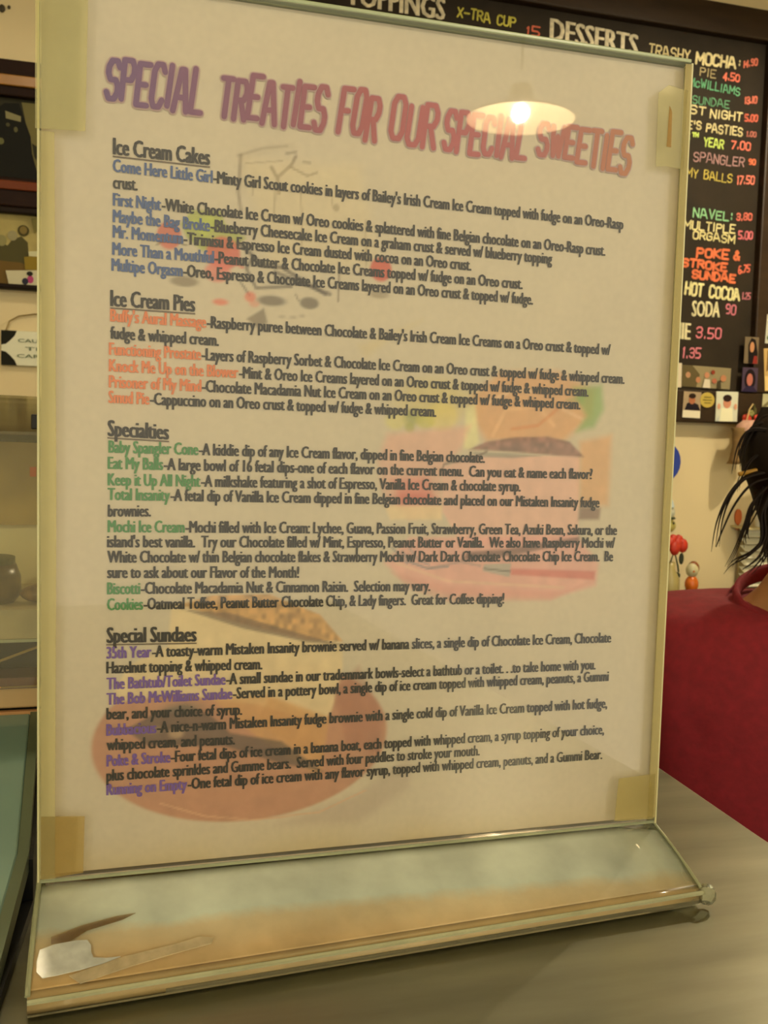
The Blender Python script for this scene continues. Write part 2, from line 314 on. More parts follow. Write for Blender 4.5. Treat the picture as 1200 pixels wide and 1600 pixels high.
# ---------------------------------------------------------------- the printed menu sheet
MENU = [
 ('h', '', 'Ice Cream Cakes', 20.8, 225.0, 49.9, 224.7),
 ('b', 'Come Here Little Girl', "-Minty Girl Scout cookies in layers of Bailey's Irish Cream Ice Cream topped with fudge on an Oreo-Rasp", 20.8, 219.3, 194.1, 216.4),
 ('b', '', 'crust.', 20.9, 214.4, 28.2, 214.4),
 ('b', 'First Night', '-White Chocolate Ice Cream w/ Oreo cookies & splattered with fine Belgian chocolate on an Oreo-Rasp crust.', 20.9, 209.3, 187.5, 206.8),
 ('b', 'Maybe the Bag Broke', '-Blueberry Cheesecake Ice Cream on a graham crust & served w/ blueberry topping', 20.9, 204.4, 167.2, 202.5),
 ('b', 'Mr. Momentum', '-Tirimisu & Espresso Ice Cream dusted with cocoa on an Oreo crust.', 20.9, 199.8, 137.5, 198.2),
 ('b', 'More Than a Mouthful', '-Peanut Butter & Chocolate Ice Creams topped w/ fudge on an Oreo crust.', 20.8, 194.7, 156.5, 193.3),
 ('b', 'Multipe Orgasm', '-Oreo, Espresso & Chocolate Ice Creams layered on an Oreo crust & topped w/ fudge.', 20.6, 189.9, 160.6, 188.3),
 ('h', '', 'Ice Cream Pies', 20.3, 179.9, 45.9, 179.7),
 ('o', "Buffy's Aural Massage", "-Raspberry puree between Chocolate & Bailey's Irish Cream Ice Creams on a Oreo crust & topped w/", 20.3, 174.7, 191.2, 172.6),
 ('o', '', 'fudge & whipped cream.', 20.3, 169.5, 53.4, 168.9),
 ('o', 'Functioning Prostate', '-Layers of Raspberry Sorbet & Chocolate Ice Cream on an Oreo crust & topped w/ fudge & whipped cream.', 20.0, 164.6, 197.3, 162.7),
 ('o', 'Knock Me Up on the Blower', '-Mint & Oreo Ice Creams layered on an Oreo crust & topped w/ fudge & whipped cream.', 20.0, 159.6, 183.3, 157.7),
 ('o', 'Prisoner of My Mind', '-Chocolate Macadamia Nut Ice Cream on an Oreo crust & topped w/ fudge & whipped cream.', 20.0, 154.7, 180.3, 153.1),
 ('o', 'Smud Pie', '-Cappuccino on an Oreo crust & topped w/ fudge & whipped cream.', 19.9, 150.0, 126.6, 148.9),
 ('h', '', 'Specialties', 19.7, 140.5, 38.3, 139.8),
 ('g', 'Baby Spangler Cone', '-A kiddie dip of any Ice Cream flavor, dipped in fine Belgian chocolate.', 20.0, 134.8, 144.8, 133.7),
 ('g', 'Eat My Balls', '-A large bowl of 16 fetal dips-one of each flavor on the current menu.  Can you eat & name each flavor?', 19.8, 129.8, 186.2, 128.6),
 ('g', 'Keep it Up All Night', '-A milkshake featuring a shot of Espresso, Vanilla Ice Cream & chocolate syrup.', 19.8, 124.7, 158.6, 124.0),
 ('g', 'Total Insanity', '-A fetal dip of Vanilla Ice Cream dipped in fine Belgian chocolate and placed on our Mistaken Insanity fudge', 19.8, 120.2, 189.5, 118.5),
 ('g', '', 'brownies.', 19.9, 115.0, 33.0, 115.1),
 ('g', 'Mochi Ice Cream', '-Mochi filled with Ice Cream: Lychee, Guava, Passion Fruit, Strawberry, Green Tea, Azuki Bean, Sakura, or the', 19.9, 110.2, 197.0, 108.6),
 ('g', '', "island's best vanilla.  Try our Chocolate filled w/ Mint, Espresso, Peanut Butter or Vanilla.  We also have Raspberry Mochi w/", 19.7, 105.5, 196.4, 104.0),
 ('g', '', 'White Chocolate w/ thin Belgian chocolate flakes & Strawberry Mochi w/ Dark Dark Chocolate Chocolate Chip Ice Cream.  Be', 19.8, 100.7, 195.9, 99.1),
 ('g', '', 'sure to ask about our Flavor of the Month!', 19.8, 95.9, 80.6, 95.0),
 ('g', 'Biscotti', '-Chocolate Macadamia Nut & Cinnamon Raisin.  Selection may vary.', 19.8, 90.8, 126.4, 89.7),
 ('g', 'Cookies', '-Oatmeal Toffee, Peanut Butter Chocolate Chip, & Lady fingers.  Great for Coffee dipping!', 19.8, 85.8, 153.9, 84.7),
 ('h', '', 'Special Sundaes', 19.7, 76.1, 47.6, 75.6),
 ('p', '35th Year', '-A toasty-warm Mistaken Insanity brownie served w/ banana slices, a single dip of Chocolate Ice Cream, Chocolate', 19.7, 70.5, 196.6, 69.4),
 ('p', '', 'Hazelnut topping & whipped cream.', 19.7, 65.8, 69.0, 65.0),
 ('p', 'The Bathtub/Toilet Sundae', '-A small sundae in our trademmark bowls-select a bathtub or a toilet. . .to take home with you.', 19.8, 60.7, 190.8, 59.7),
 ('p', 'The Bob McWilliams Sundae', '-Served in a pottery bowl, a single dip of ice cream topped with whipped cream, peanuts, a Gummi', 19.8, 55.8, 196.3, 55.2),
 ('p', '', 'bear, and your choice of syrup.', 19.8, 51.1, 62.6, 50.2),
 ('p', 'Bubbacious', '-A nice-n-warm Mistaken Insanity fudge brownie with a single cold dip of Vanilla Ice Cream topped with hot fudge,', 19.8, 45.9, 196.2, 45.2),
 ('p', '', 'whipped cream, and peanuts.', 19.9, 41.2, 60.4, 40.5),
 ('p', 'Poke & Stroke', '-Four fetal dips of ice cream in a banana boat, each topped with whipped cream, a syrup topping of your choice,', 19.9, 36.0, 195.4, 35.5),
 ('p', '', 'plus chocolate sprinkles and Gumme bears.  Served with four paddles to stroke your mouth.', 19.9, 31.3, 146.7, 30.9),
 ('p', 'Running on Empty', '-One fetal dip of ice cream with any flavor syrup, topped with whipped cream, peanuts, and a Gummi Bear.', 19.9, 26.7, 195.1, 26.2),
]
TITLE = [
 ('SPECIAL', 18.3, 238.9, 48.5, 237.1, 11.9, 13.7),
 ('TREATIES', 52.1, 237.5, 87.1, 235.9, 13.0, 14.2),
 ('FOR', 90.2, 236.3, 104.4, 235.4, 14.3, 14.5),
 ('OUR', 107.4, 236.1, 124.4, 234.4, 13.7, 14.3),
 ('SPECIAL', 125.8, 235.2, 157.2, 234.6, 13.9, 13.1),
 ('SWEETIES', 159.5, 237.0, 196.5, 233.8, 10.5, 13.9),
]
PRINT = [
 ('p', 'a8966e', 0.15, 1.99, [(58.6, 227.0), (76.3, 232.0), (76.8, 230.1), (61.2, 225.3), (61.2, 214.1), (59.2, 213.8)]),
 ('l', '6b5236', 0.5, 1.00, [(59.4, 226.1), (58.8, 214.9), (59.7, 209.1)]),
 ('l', '7a6344', 0.3, 0.80, [(58.6, 226.0), (66.2, 229.0), (73.9, 230.5)]),
 ('l', '7a6344', 0.35, 0.40, [(61.2, 223.9), (72.4, 225.7)]),
 ('l', '6b5236', 0.7, 1.02, [(69.1, 223.4), (71.2, 220.0), (71.7, 215.7)]),
 ('l', '6b5236', 0.6, 1.02, [(71.6, 221.0), (75.5, 224.8), (76.8, 227.5)]),
 ('l', '6b5236', 0.55, 0.62, [(75.5, 224.0), (80.7, 221.9), (83.8, 223.2)]),
 ('l', '6b5236', 0.45, 0.82, [(73.9, 228.2), (76.8, 228.9)]),
 ('l', '6b5236', 0.4, 0.83, [(79.4, 226.2), (81.4, 226.0)]),
 ('l', '7a6344', 0.5, 0.51, [(70.5, 216.0), (70.2, 207.0)]),
 ('l', '7a6344', 0.45, 0.41, [(78.7, 216.7), (79.3, 206.8), (79.1, 197.8)]),
 ('l', '7a6344', 0.45, 0.42, [(88.5, 217.7), (89.3, 212.7)]),
 ('l', '7a6344', 0.4, 0.43, [(100.3, 209.6), (100.9, 195.3)]),
 ('l', '7a6344', 0.4, 0.40, [(63.3, 217.3), (63.2, 214.3)]),
 ('e', '6b5236', 0.6, 0.42, [90.4, 212.8, 1.0, 1.2]),
 ('p', 'e6cf90', 0.25, 6.00, [(60.2, 224.8), (97.5, 226.6), (107.0, 194.7), (68.9, 192.0)]),
 ('p', 'a5b02c', 0.75, 1.17, [(41.1, 203.6), (44.6, 208.2), (53.5, 208.6), (54.9, 204.8), (61.6, 201.0), (54.6, 195.3), (47.7, 196.0), (43.1, 199.5)]),
 ('p', 'c3cf4a', 0.6, 0.98, [(44.6, 204.9), (50.5, 207.3), (53.5, 204.3), (48.2, 199.9)]),
 ('e', 'cf6248', 0.85, 0.77, [37.7, 199.8, 3.7, 4.2]),
 ('l', '7e6a3c', 0.7, 0.48, [(34.1, 196.8), (37.3, 199.0), (43.2, 197.2)]),
 ('e', 'd8604a', 0.85, 1.00, [54.4, 195.7, 5.3, 5.1]),
 ('e', 'e07a66', 0.8, 1.19, [52.7, 189.8, 4.0, 3.1]),
 ('l', 'd9604a', 0.7, 0.80, [(56.7, 193.1), (60.7, 191.8)]),
 ('e', 'cf5238', 0.9, 0.87, [105.9, 194.4, 3.7, 3.9]),
 ('l', '4f4335', 0.75, 1.21, [(59.0, 199.2), (64.3, 195.2), (66.8, 192.8), (73.0, 192.7), (80.3, 188.8), (87.4, 185.2)]),
 ('l', '4f4335', 0.7, 1.01, [(63.7, 195.2), (61.7, 191.5), (64.9, 185.7), (76.2, 186.9)]),
 ('l', '4f4335', 0.7, 1.23, [(70.9, 191.1), (83.5, 186.9), (88.9, 185.3)]),
 ('l', '4f4335', 0.6, 0.61, [(59.8, 187.4), (62.9, 183.2)]),
 ('e', '7c6a4c', 0.7, 0.59, [42.5, 186.2, 4.3, 1.6]),
 ('e', '5b4d38', 0.75, 0.63, [82.2, 182.0, 3.1, 1.9]),
 ('e', '5b4d38', 0.75, 0.82, [69.9, 182.0, 4.5, 1.6]),
 ('p', '6d5b40', 0.7, 0.81, [(62.0, 175.9), (67.5, 179.5), (68.8, 174.9), (65.5, 173.3)]),
 ('e', '8b7858', 0.6, 0.66, [105.5, 186.3, 3.1, 1.4]),
 ('e', 'df6a4c', 0.75, 0.60, [53.7, 180.6, 2.4, 1.0]),
 ('e', 'df6a4c', 0.7, 0.81, [63.1, 182.8, 1.8, 1.6]),
 ('e', 'df7a5c', 0.5, 0.61, [64.4, 180.7, 1.6, 1.0]),
 ('l', '6b5236', 0.5, 0.52, [(77.7, 184.5), (78.6, 182.6)]),
 ('l', '6b5236', 0.6, 0.64, [(91.9, 191.6), (91.7, 183.4)]),
 ('e', '6b5236', 0.4, 0.41, [73.3, 177.2, 1.0, 0.4]),
 ('e', '6b5236', 0.4, 0.42, [77.0, 177.2, 1.1, 0.4]),
 ('e', '6b5236', 0.4, 0.42, [79.9, 177.8, 0.9, 0.4]),
 ('p', 'd9c070', 0.3, 3.04, [(98.9, 169.3), (120.8, 178.9), (109.9, 172.0), (101.2, 165.3)]),
 ('e', 'd5c030', 0.4, 6.86, [126.2, 152.6, 13.9, 6.5]),
 ('e', 'e2ce60', 0.5, 2.30, [128.7, 147.3, 5.8, 4.8]),
 ('e', '9aa03a', 0.5, 2.72, [119.6, 147.0, 3.6, 2.6]),
 ('e', '8e9a34', 0.45, 2.26, [117.3, 145.9, 2.3, 2.6]),
 ('e', 'c6c048', 0.6, 1.37, [122.8, 145.4, 3.4, 2.6]),
 ('e', 'a8a83c', 0.6, 1.35, [117.4, 143.1, 1.8, 1.7]),
 ('e', 'd8cf5e', 0.5, 1.79, [112.4, 145.1, 3.6, 2.8]),
 ('p', 'e39a48', 0.6, 3.74, [(138.9, 154.1), (149.2, 162.7), (170.9, 164.1), (186.1, 158.0), (185.3, 149.0), (174.4, 139.7), (145.3, 139.0), (140.4, 145.4)]),
 ('l', 'f0c48c', 0.5, 1.43, [(147.6, 141.3), (152.0, 150.2), (164.0, 151.7), (170.5, 145.2)]),
 ('l', 'd87838', 0.4, 1.20, [(154.7, 143.6), (164.3, 145.0), (171.4, 150.8)]),
 ('l', 'f2cfa0', 0.5, 1.18, [(144.8, 152.1), (154.2, 156.8), (166.3, 156.8)]),
 ('l', 'f2cfa0', 0.4, 1.24, [(173.9, 150.9), (181.5, 147.7)]),
 ('p', '7fae4e', 0.7, 2.98, [(177.3, 158.8), (188.5, 159.9), (189.7, 151.4), (186.2, 144.9), (179.2, 143.2), (182.7, 148.9), (180.0, 153.3)]),
 ('p', '6a9e4a', 0.5, 1.98, [(175.0, 154.2), (182.3, 157.4), (181.3, 152.9)]),
 ('p', 'e6e0a0', 0.8, 1.87, [(137.4, 149.7), (140.6, 152.4), (142.5, 138.9), (140.2, 136.3), (136.9, 136.6)]),
 ('p', 'e8a890', 0.55, 3.12, [(109.6, 140.7), (139.2, 144.3), (136.0, 136.6), (129.3, 128.9), (129.8, 114.7), (118.3, 112.5), (109.1, 119.0), (106.5, 131.7)]),
 ('p', 'd8685a', 0.55, 3.59, [(111.6, 125.4), (124.3, 126.6), (127.3, 118.0), (114.8, 116.4)]),
 ('e', 'c84838', 0.4, 2.73, [119.3, 119.4, 6.4, 1.7]),
 ('p', 'e8b8a0', 0.8, 0.92, [(129.3, 129.5), (138.4, 134.0), (180.9, 134.8), (181.8, 103.4), (137.1, 103.7), (130.2, 114.7)]),
 ('p', 'e9cf9c', 0.8, 1.34, [(109.2, 116.8), (129.7, 116.9), (129.8, 112.1), (111.6, 112.1)]),
 ('p', 'e0a05a', 0.6, 3.01, [(180.7, 139.8), (193.2, 142.4), (193.2, 117.2), (181.7, 117.1)]),
 ('p', '7c5848', 0.75, 1.52, [(181.7, 116.7), (190.2, 116.3), (189.8, 112.1), (181.4, 112.1)]),
 ('p', '8d6255', 0.85, 0.70, [(139.0, 136.2), (145.3, 139.0), (156.0, 140.8), (168.2, 141.3), (176.9, 139.7), (182.7, 134.4), (172.2, 134.7), (155.0, 135.7)]),
 ('p', '8f8a7a', 0.7, 0.70, [(139.6, 135.4), (152.6, 135.2), (166.0, 134.6), (155.1, 133.5), (143.1, 133.7)]),
 ('l', '75604f', 0.7, 0.69, [(129.3, 128.9), (130.1, 131.1), (139.6, 132.8), (145.4, 135.5)]),
 ('p', 'e8a898', 0.75, 2.25, [(109.7, 97.4), (118.5, 106.0), (146.5, 106.3), (180.9, 106.8), (190.3, 96.4), (189.5, 88.3), (171.9, 84.0), (133.1, 86.0), (116.7, 91.8)]),
 ('p', 'd99a86', 0.55, 1.81, [(112.1, 94.5), (132.9, 89.3), (176.8, 86.2), (189.3, 90.6), (171.9, 83.3), (133.1, 83.8), (119.1, 88.5)]),
 ('l', 'e5c0a0', 0.8, 0.91, [(114.2, 97.3), (132.9, 90.9), (176.7, 87.8)]),
 ('l', '8c8a88', 0.8, 0.68, [(115.9, 101.2), (118.8, 97.7), (125.3, 95.4), (132.7, 96.0)]),
 ('l', '8c8a88', 0.7, 0.57, [(118.7, 102.1), (122.2, 98.1), (125.7, 96.7)]),
 ('l', '8c8a88', 0.7, 0.56, [(112.3, 102.6), (117.9, 97.3)]),
 ('l', '9c8a80', 0.6, 0.69, [(125.3, 95.4), (137.4, 97.5), (144.5, 96.1)]),
 ('p', '6b5548', 0.75, 1.18, [(139.6, 101.0), (153.9, 101.8), (182.2, 106.1), (182.3, 104.3), (156.4, 99.5), (137.3, 98.2)]),
 ('p', 'b8b09c', 0.95, 0.48, [(145.9, 96.5), (156.1, 96.8), (155.8, 91.9), (145.6, 94.3)]),
 ('l', '6f6a5c', 0.8, 0.48, [(146.0, 95.1), (155.9, 93.9)]),
 ('p', 'cf7868', 0.8, 0.97, [(156.1, 95.0), (189.2, 93.6), (188.8, 90.4), (156.2, 92.7)]),
 ('e', 'c08a68', 0.9, 0.84, [63.8, 39.8, 48.5, 27.4]),
 ('p', 'a8907c', 0.35, 4.08, [(102.8, 18.4), (120.8, 30.6), (121.2, 19.2), (103.1, 8.3), (74.3, 9.8)]),
 ('e', 'c89470', 0.5, 2.11, [63.8, 40.9, 41.4, 21.1]),
 ('p', 'e3cd9c', 0.95, 1.20, [(39.6, 84.9), (46.0, 86.8), (95.9, 70.6), (96.1, 61.9), (92.7, 47.9), (89.9, 43.6), (67.2, 51.4), (40.3, 56.0), (20.2, 53.9), (26.3, 65.9), (38.6, 71.6)]),
 ('p', 'd6a566', 0.7, 1.65, [(52.5, 54.3), (71.3, 54.4), (92.1, 45.7), (91.1, 39.2), (89.3, 25.0), (67.3, 40.7)]),
 ('p', 'cf9c60', 0.6, 1.28, [(71.4, 53.3), (88.8, 45.9), (90.2, 30.5), (67.3, 45.0)]),
 ('p', 'c89a5c', 0.85, 0.60, [(42.0, 84.9), (52.1, 87.7), (70.7, 87.8), (88.0, 80.5), (96.1, 71.2), (83.9, 72.1), (62.5, 78.1)]),
 ('p', '7c6855', 0.75, 0.60, [(43.0, 83.4), (58.3, 81.8), (81.7, 74.3), (96.2, 69.9), (83.9, 71.4), (62.6, 76.6)]),
 ('p', '5c5448', 0.75, 1.01, [(44.4, 52.6), (52.6, 48.4), (58.9, 42.3), (75.9, 38.4), (90.3, 27.1), (73.9, 31.6), (56.9, 38.1), (46.6, 38.8), (32.5, 39.8), (25.5, 45.4), (36.4, 51.0)]),
 ('e', 'c9a880', 0.7, 1.01, [41.5, 43.4, 2.4, 1.7]),
 ('e', '857862', 0.6, 1.62, [43.4, 51.6, 6.1, 1.6]),
 ('e', 'b89a70', 0.5, 1.20, [34.4, 44.8, 2.8, 1.2]),
 ('p', 'a87058', 0.5, 2.65, [(93.4, 54.4), (101.7, 62.7), (111.2, 44.6), (109.3, 31.3), (97.9, 36.6)]),
 ('l', 'dcae86', 0.6, 0.50, [(36.6, 20.6), (51.0, 15.1), (67.8, 12.3), (89.5, 13.3), (105.1, 19.4)]),
]
CHALK = [
 ('s', 'TOPPINGS', 'e8dfc0', 0.5674, 1.0623, 0.7962, 1.0593, 0.0479),
 ('c', 'X-TRA CUP', 'c9c33c', 0.8232, 1.0699, 0.9684, 1.0649, 0.0248),
 ('c', '15', 'd8503c', 0.9928, 1.0526, 1.0296, 1.0548, 0.0239),
 ('s', 'DESSERTS', 'e8dfc0', 1.0524, 1.0521, 1.283, 1.0448, 0.0510),
 ('c', 'TRASHY', 'e2d39a', 1.3103, 1.0513, 1.426, 1.0498, 0.0293),
 ('b', 'MOCHA', 'e6d9a0', 1.4403, 1.0486, 1.5559, 1.0497, 0.0297),
 ('c', ':', 'e2d39a', 1.561, 1.0564, 1.5684, 1.0558, 0.0181),
 ('c', '14.90', 'e0604c', 1.5739, 1.055, 1.6174, 1.0682, 0.0181),
 ('t', 'MUD PIE', 'b0a070', 1.3746, 1.0224, 1.5013, 1.0201, 0.0222),
 ('c', '4.50', 'ea5f4c', 1.5177, 1.0191, 1.5687, 1.0208, 0.0195),
 ('t', 'McWILLIAMS', '3aa878', 1.4239, 0.9941, 1.571, 0.986, 0.0223),
 ('t', 'SUNDAE', '2f9068', 1.4352, 0.9533, 1.5436, 0.9537, 0.0209),
 ('c', '13.10', 'd85a48', 1.583, 0.9705, 1.6216, 0.9766, 0.0182),
 ('c', 'LAST', 'e0d49a', 1.3763, 0.9285, 1.4778, 0.9295, 0.0223),
 ('c', 'NIGHT', 'e0d49a', 1.4871, 0.926, 1.5821, 0.9274, 0.0226),
 ('c', '5.00', 'e05040', 1.5857, 0.9294, 1.6265, 0.9309, 0.0183),
 ('c', "IE'S", 'dccf96', 1.4172, 0.8939, 1.4674, 0.8934, 0.0225),
 ('c', 'PASTIES', 'dccf96', 1.4783, 0.8915, 1.5844, 0.8908, 0.0227),
 ('t', '1.00', 'c86058', 1.5935, 0.8933, 1.6252, 0.8936, 0.0138),
 ('c', '35', 'c2e060', 1.4012, 0.8635, 1.4368, 0.8643, 0.0195),
 ('c', 'TH', 'c2e060', 1.4396, 0.8767, 1.4612, 0.876, 0.0105),
 ('c', 'YEAR', 'c2e060', 1.4732, 0.856, 1.5332, 0.8561, 0.0227),
 ('c', '7.00', 'ee6858', 1.5514, 0.858, 1.6105, 0.8611, 0.0214),
 ('t', 'BABY SPANGLER', 'b08088', 1.3543, 0.8179, 1.5947, 0.8176, 0.0254),
 ('c', '90', 'e05a30', 1.6034, 0.8263, 1.6276, 0.8271, 0.0139),
 ('t', 'EAT MY BALLS', 'c8b440', 1.3634, 0.7796, 1.5621, 0.7758, 0.0240),
 ('c', '17.50', 'ee7060', 1.5732, 0.7753, 1.627, 0.7803, 0.0231),
 ('c', 'S NAVEL:', '7cc890', 1.4149, 0.684, 1.5697, 0.6848, 0.0243),
 ('c', '3.80', 'e05a50', 1.5769, 0.6885, 1.6253, 0.691, 0.0186),
 ('c', 'MULTIPLE', 'e6dd9c', 1.4291, 0.656, 1.579, 0.6543, 0.0229),
 ('c', 'ORGASM', 'e0d694', 1.4556, 0.6336, 1.5788, 0.6293, 0.0215),
 ('c', '5.00', 'e86078', 1.5853, 0.6439, 1.6302, 0.6443, 0.0218),
 ('c', '5', 'e86070', 1.4187, 0.6183, 1.4349, 0.6181, 0.0184),
 ('b', 'POKE', 'e8602c', 1.469, 0.5898, 1.5644, 0.5922, 0.0247),
 ('b', '&', 'e8602c', 1.5756, 0.5914, 1.5961, 0.5914, 0.0234),
 ('b', 'STROKE', 'e8602c', 1.4289, 0.5652, 1.5608, 0.5606, 0.0215),
 ('b', 'SUNDAE', 'e8602c', 1.4594, 0.5379, 1.5865, 0.5356, 0.0216),
 ('c', '6.75', 'ea5a44', 1.5907, 0.558, 1.6278, 0.5653, 0.0204),
 ('b', 'HOT COCOA', 'ece6a4', 1.4419, 0.4964, 1.6025, 0.4908, 0.0325),
 ('t', '1.25', 'c8607c', 1.6059, 0.4958, 1.6341, 0.4976, 0.0189),
 ('s', 'SODA', 'ece6b4', 1.4647, 0.4463, 1.5455, 0.4479, 0.0404),
 ('c', '90', 'd86888', 1.5598, 0.4566, 1.5935, 0.4554, 0.0267),
 ('s', 'SMOOTHIE', 'efe8b8', 1.2927, 0.3934, 1.4644, 0.3884, 0.0428),
 ('c', '3.50', 'e8708c', 1.4787, 0.3939, 1.5543, 0.3946, 0.0297),
 ('c', '1.35', 'e0708c', 1.4434, 0.3435, 1.4982, 0.3429, 0.0281),
]
STRANDS = [
 ([(0.6243, 0.4754, 0.1525), (0.6084, 0.4802, 0.1521), (0.5994, 0.4818, 0.1382), (0.5949, 0.4812, 0.1145)], 0.0035),
 ([(0.6394, 0.4819, 0.1601), (0.6194, 0.4876, 0.1547), (0.6091, 0.4891, 0.1353), (0.608, 0.488, 0.1174)], 0.004),
 ([(0.6518, 0.4891, 0.1664), (0.6315, 0.495, 0.1629), (0.62, 0.4968, 0.1414), (0.6178, 0.4952, 0.1142)], 0.004),
 ([(0.6272, 0.4714, 0.1154), (0.6046, 0.4778, 0.1088), (0.5904, 0.4809, 0.0937), (0.5803, 0.482, 0.0697), (0.5758, 0.4812, 0.043)], 0.006),
 ([(0.6268, 0.4659, 0.1097), (0.6071, 0.4714, 0.1033), (0.5919, 0.4745, 0.0852), (0.5806, 0.476, 0.0614), (0.5745, 0.4765, 0.0453)], 0.004),
 ([(0.6244, 0.4711, 0.1005), (0.6103, 0.4739, 0.0824), (0.6047, 0.4741, 0.0645), (0.5962, 0.4747, 0.0406), (0.5883, 0.4758, 0.0239)], 0.0035),
 ([(0.6207, 0.4613, 0.0952), (0.6135, 0.462, 0.0774), (0.6135, 0.4601, 0.0541), (0.604, 0.4619, 0.0409), (0.5889, 0.4658, 0.0323), (0.5822, 0.4672, 0.0245)], 0.005),
 ([(0.633, 0.468, 0.0948), (0.6245, 0.4676, 0.0591), (0.6167, 0.4681, 0.0365), (0.6019, 0.4715, 0.0231)], 0.0035),
 ([(0.6395, 0.4777, 0.1093), (0.6207, 0.4817, 0.0878), (0.6139, 0.4812, 0.0578), (0.6151, 0.4802, 0.0489)], 0.0045),
 ([(0.6358, 0.4657, 0.0772), (0.628, 0.4656, 0.0474), (0.6161, 0.4677, 0.0294), (0.6065, 0.4698, 0.019)], 0.003),
 ([(0.6334, 0.4746, 0.1123), (0.622, 0.4765, 0.0942), (0.6164, 0.4768, 0.0762), (0.605, 0.4785, 0.0551), (0.6039, 0.4778, 0.0432)], 0.003),
 ([(0.6482, 0.4743, 0.1006), (0.6333, 0.4768, 0.0763), (0.63, 0.4754, 0.0463), (0.6254, 0.4753, 0.0282)], 0.006),
 ([(0.6368, 0.4702, 0.1363), (0.613, 0.4767, 0.1268), (0.6006, 0.479, 0.1087), (0.5961, 0.4792, 0.0938)], 0.003),
]

def sd_poly(P, X, Y):
    d = np.full(X.shape, 1e9); s = np.ones(X.shape); n = len(P)
    for i in range(n):
        ax, ay = P[i]; bx, by = P[i-1]; ex, ey = bx-ax, by-ay; wx, wy = X-ax, Y-ay
        t = np.clip((wx*ex+wy*ey)/(ex*ex+ey*ey+1e-9), 0, 1); d = np.minimum(d, (wx-ex*t)**2+(wy-ey*t)**2)
        c1 = Y >= ay; c2 = Y < by; c3 = ex*wy > ey*wx
        s = np.where((c1&c2&c3)|(~c1&~c2&~c3), -s, s)
    return s*np.sqrt(d)
def sd_line(P, X, Y):
    d = np.full(X.shape, 1e9)
    for (ax,ay),(bx,by) in zip(P, P[1:]):
        ex, ey = bx-ax, by-ay; wx, wy = X-ax, Y-ay; t = np.clip((wx*ex+wy*ey)/(ex*ex+ey*ey+1e-9), 0, 1)
        d = np.minimum(d, (wx-ex*t)**2+(wy-ey*t)**2)
    return np.sqrt(d)
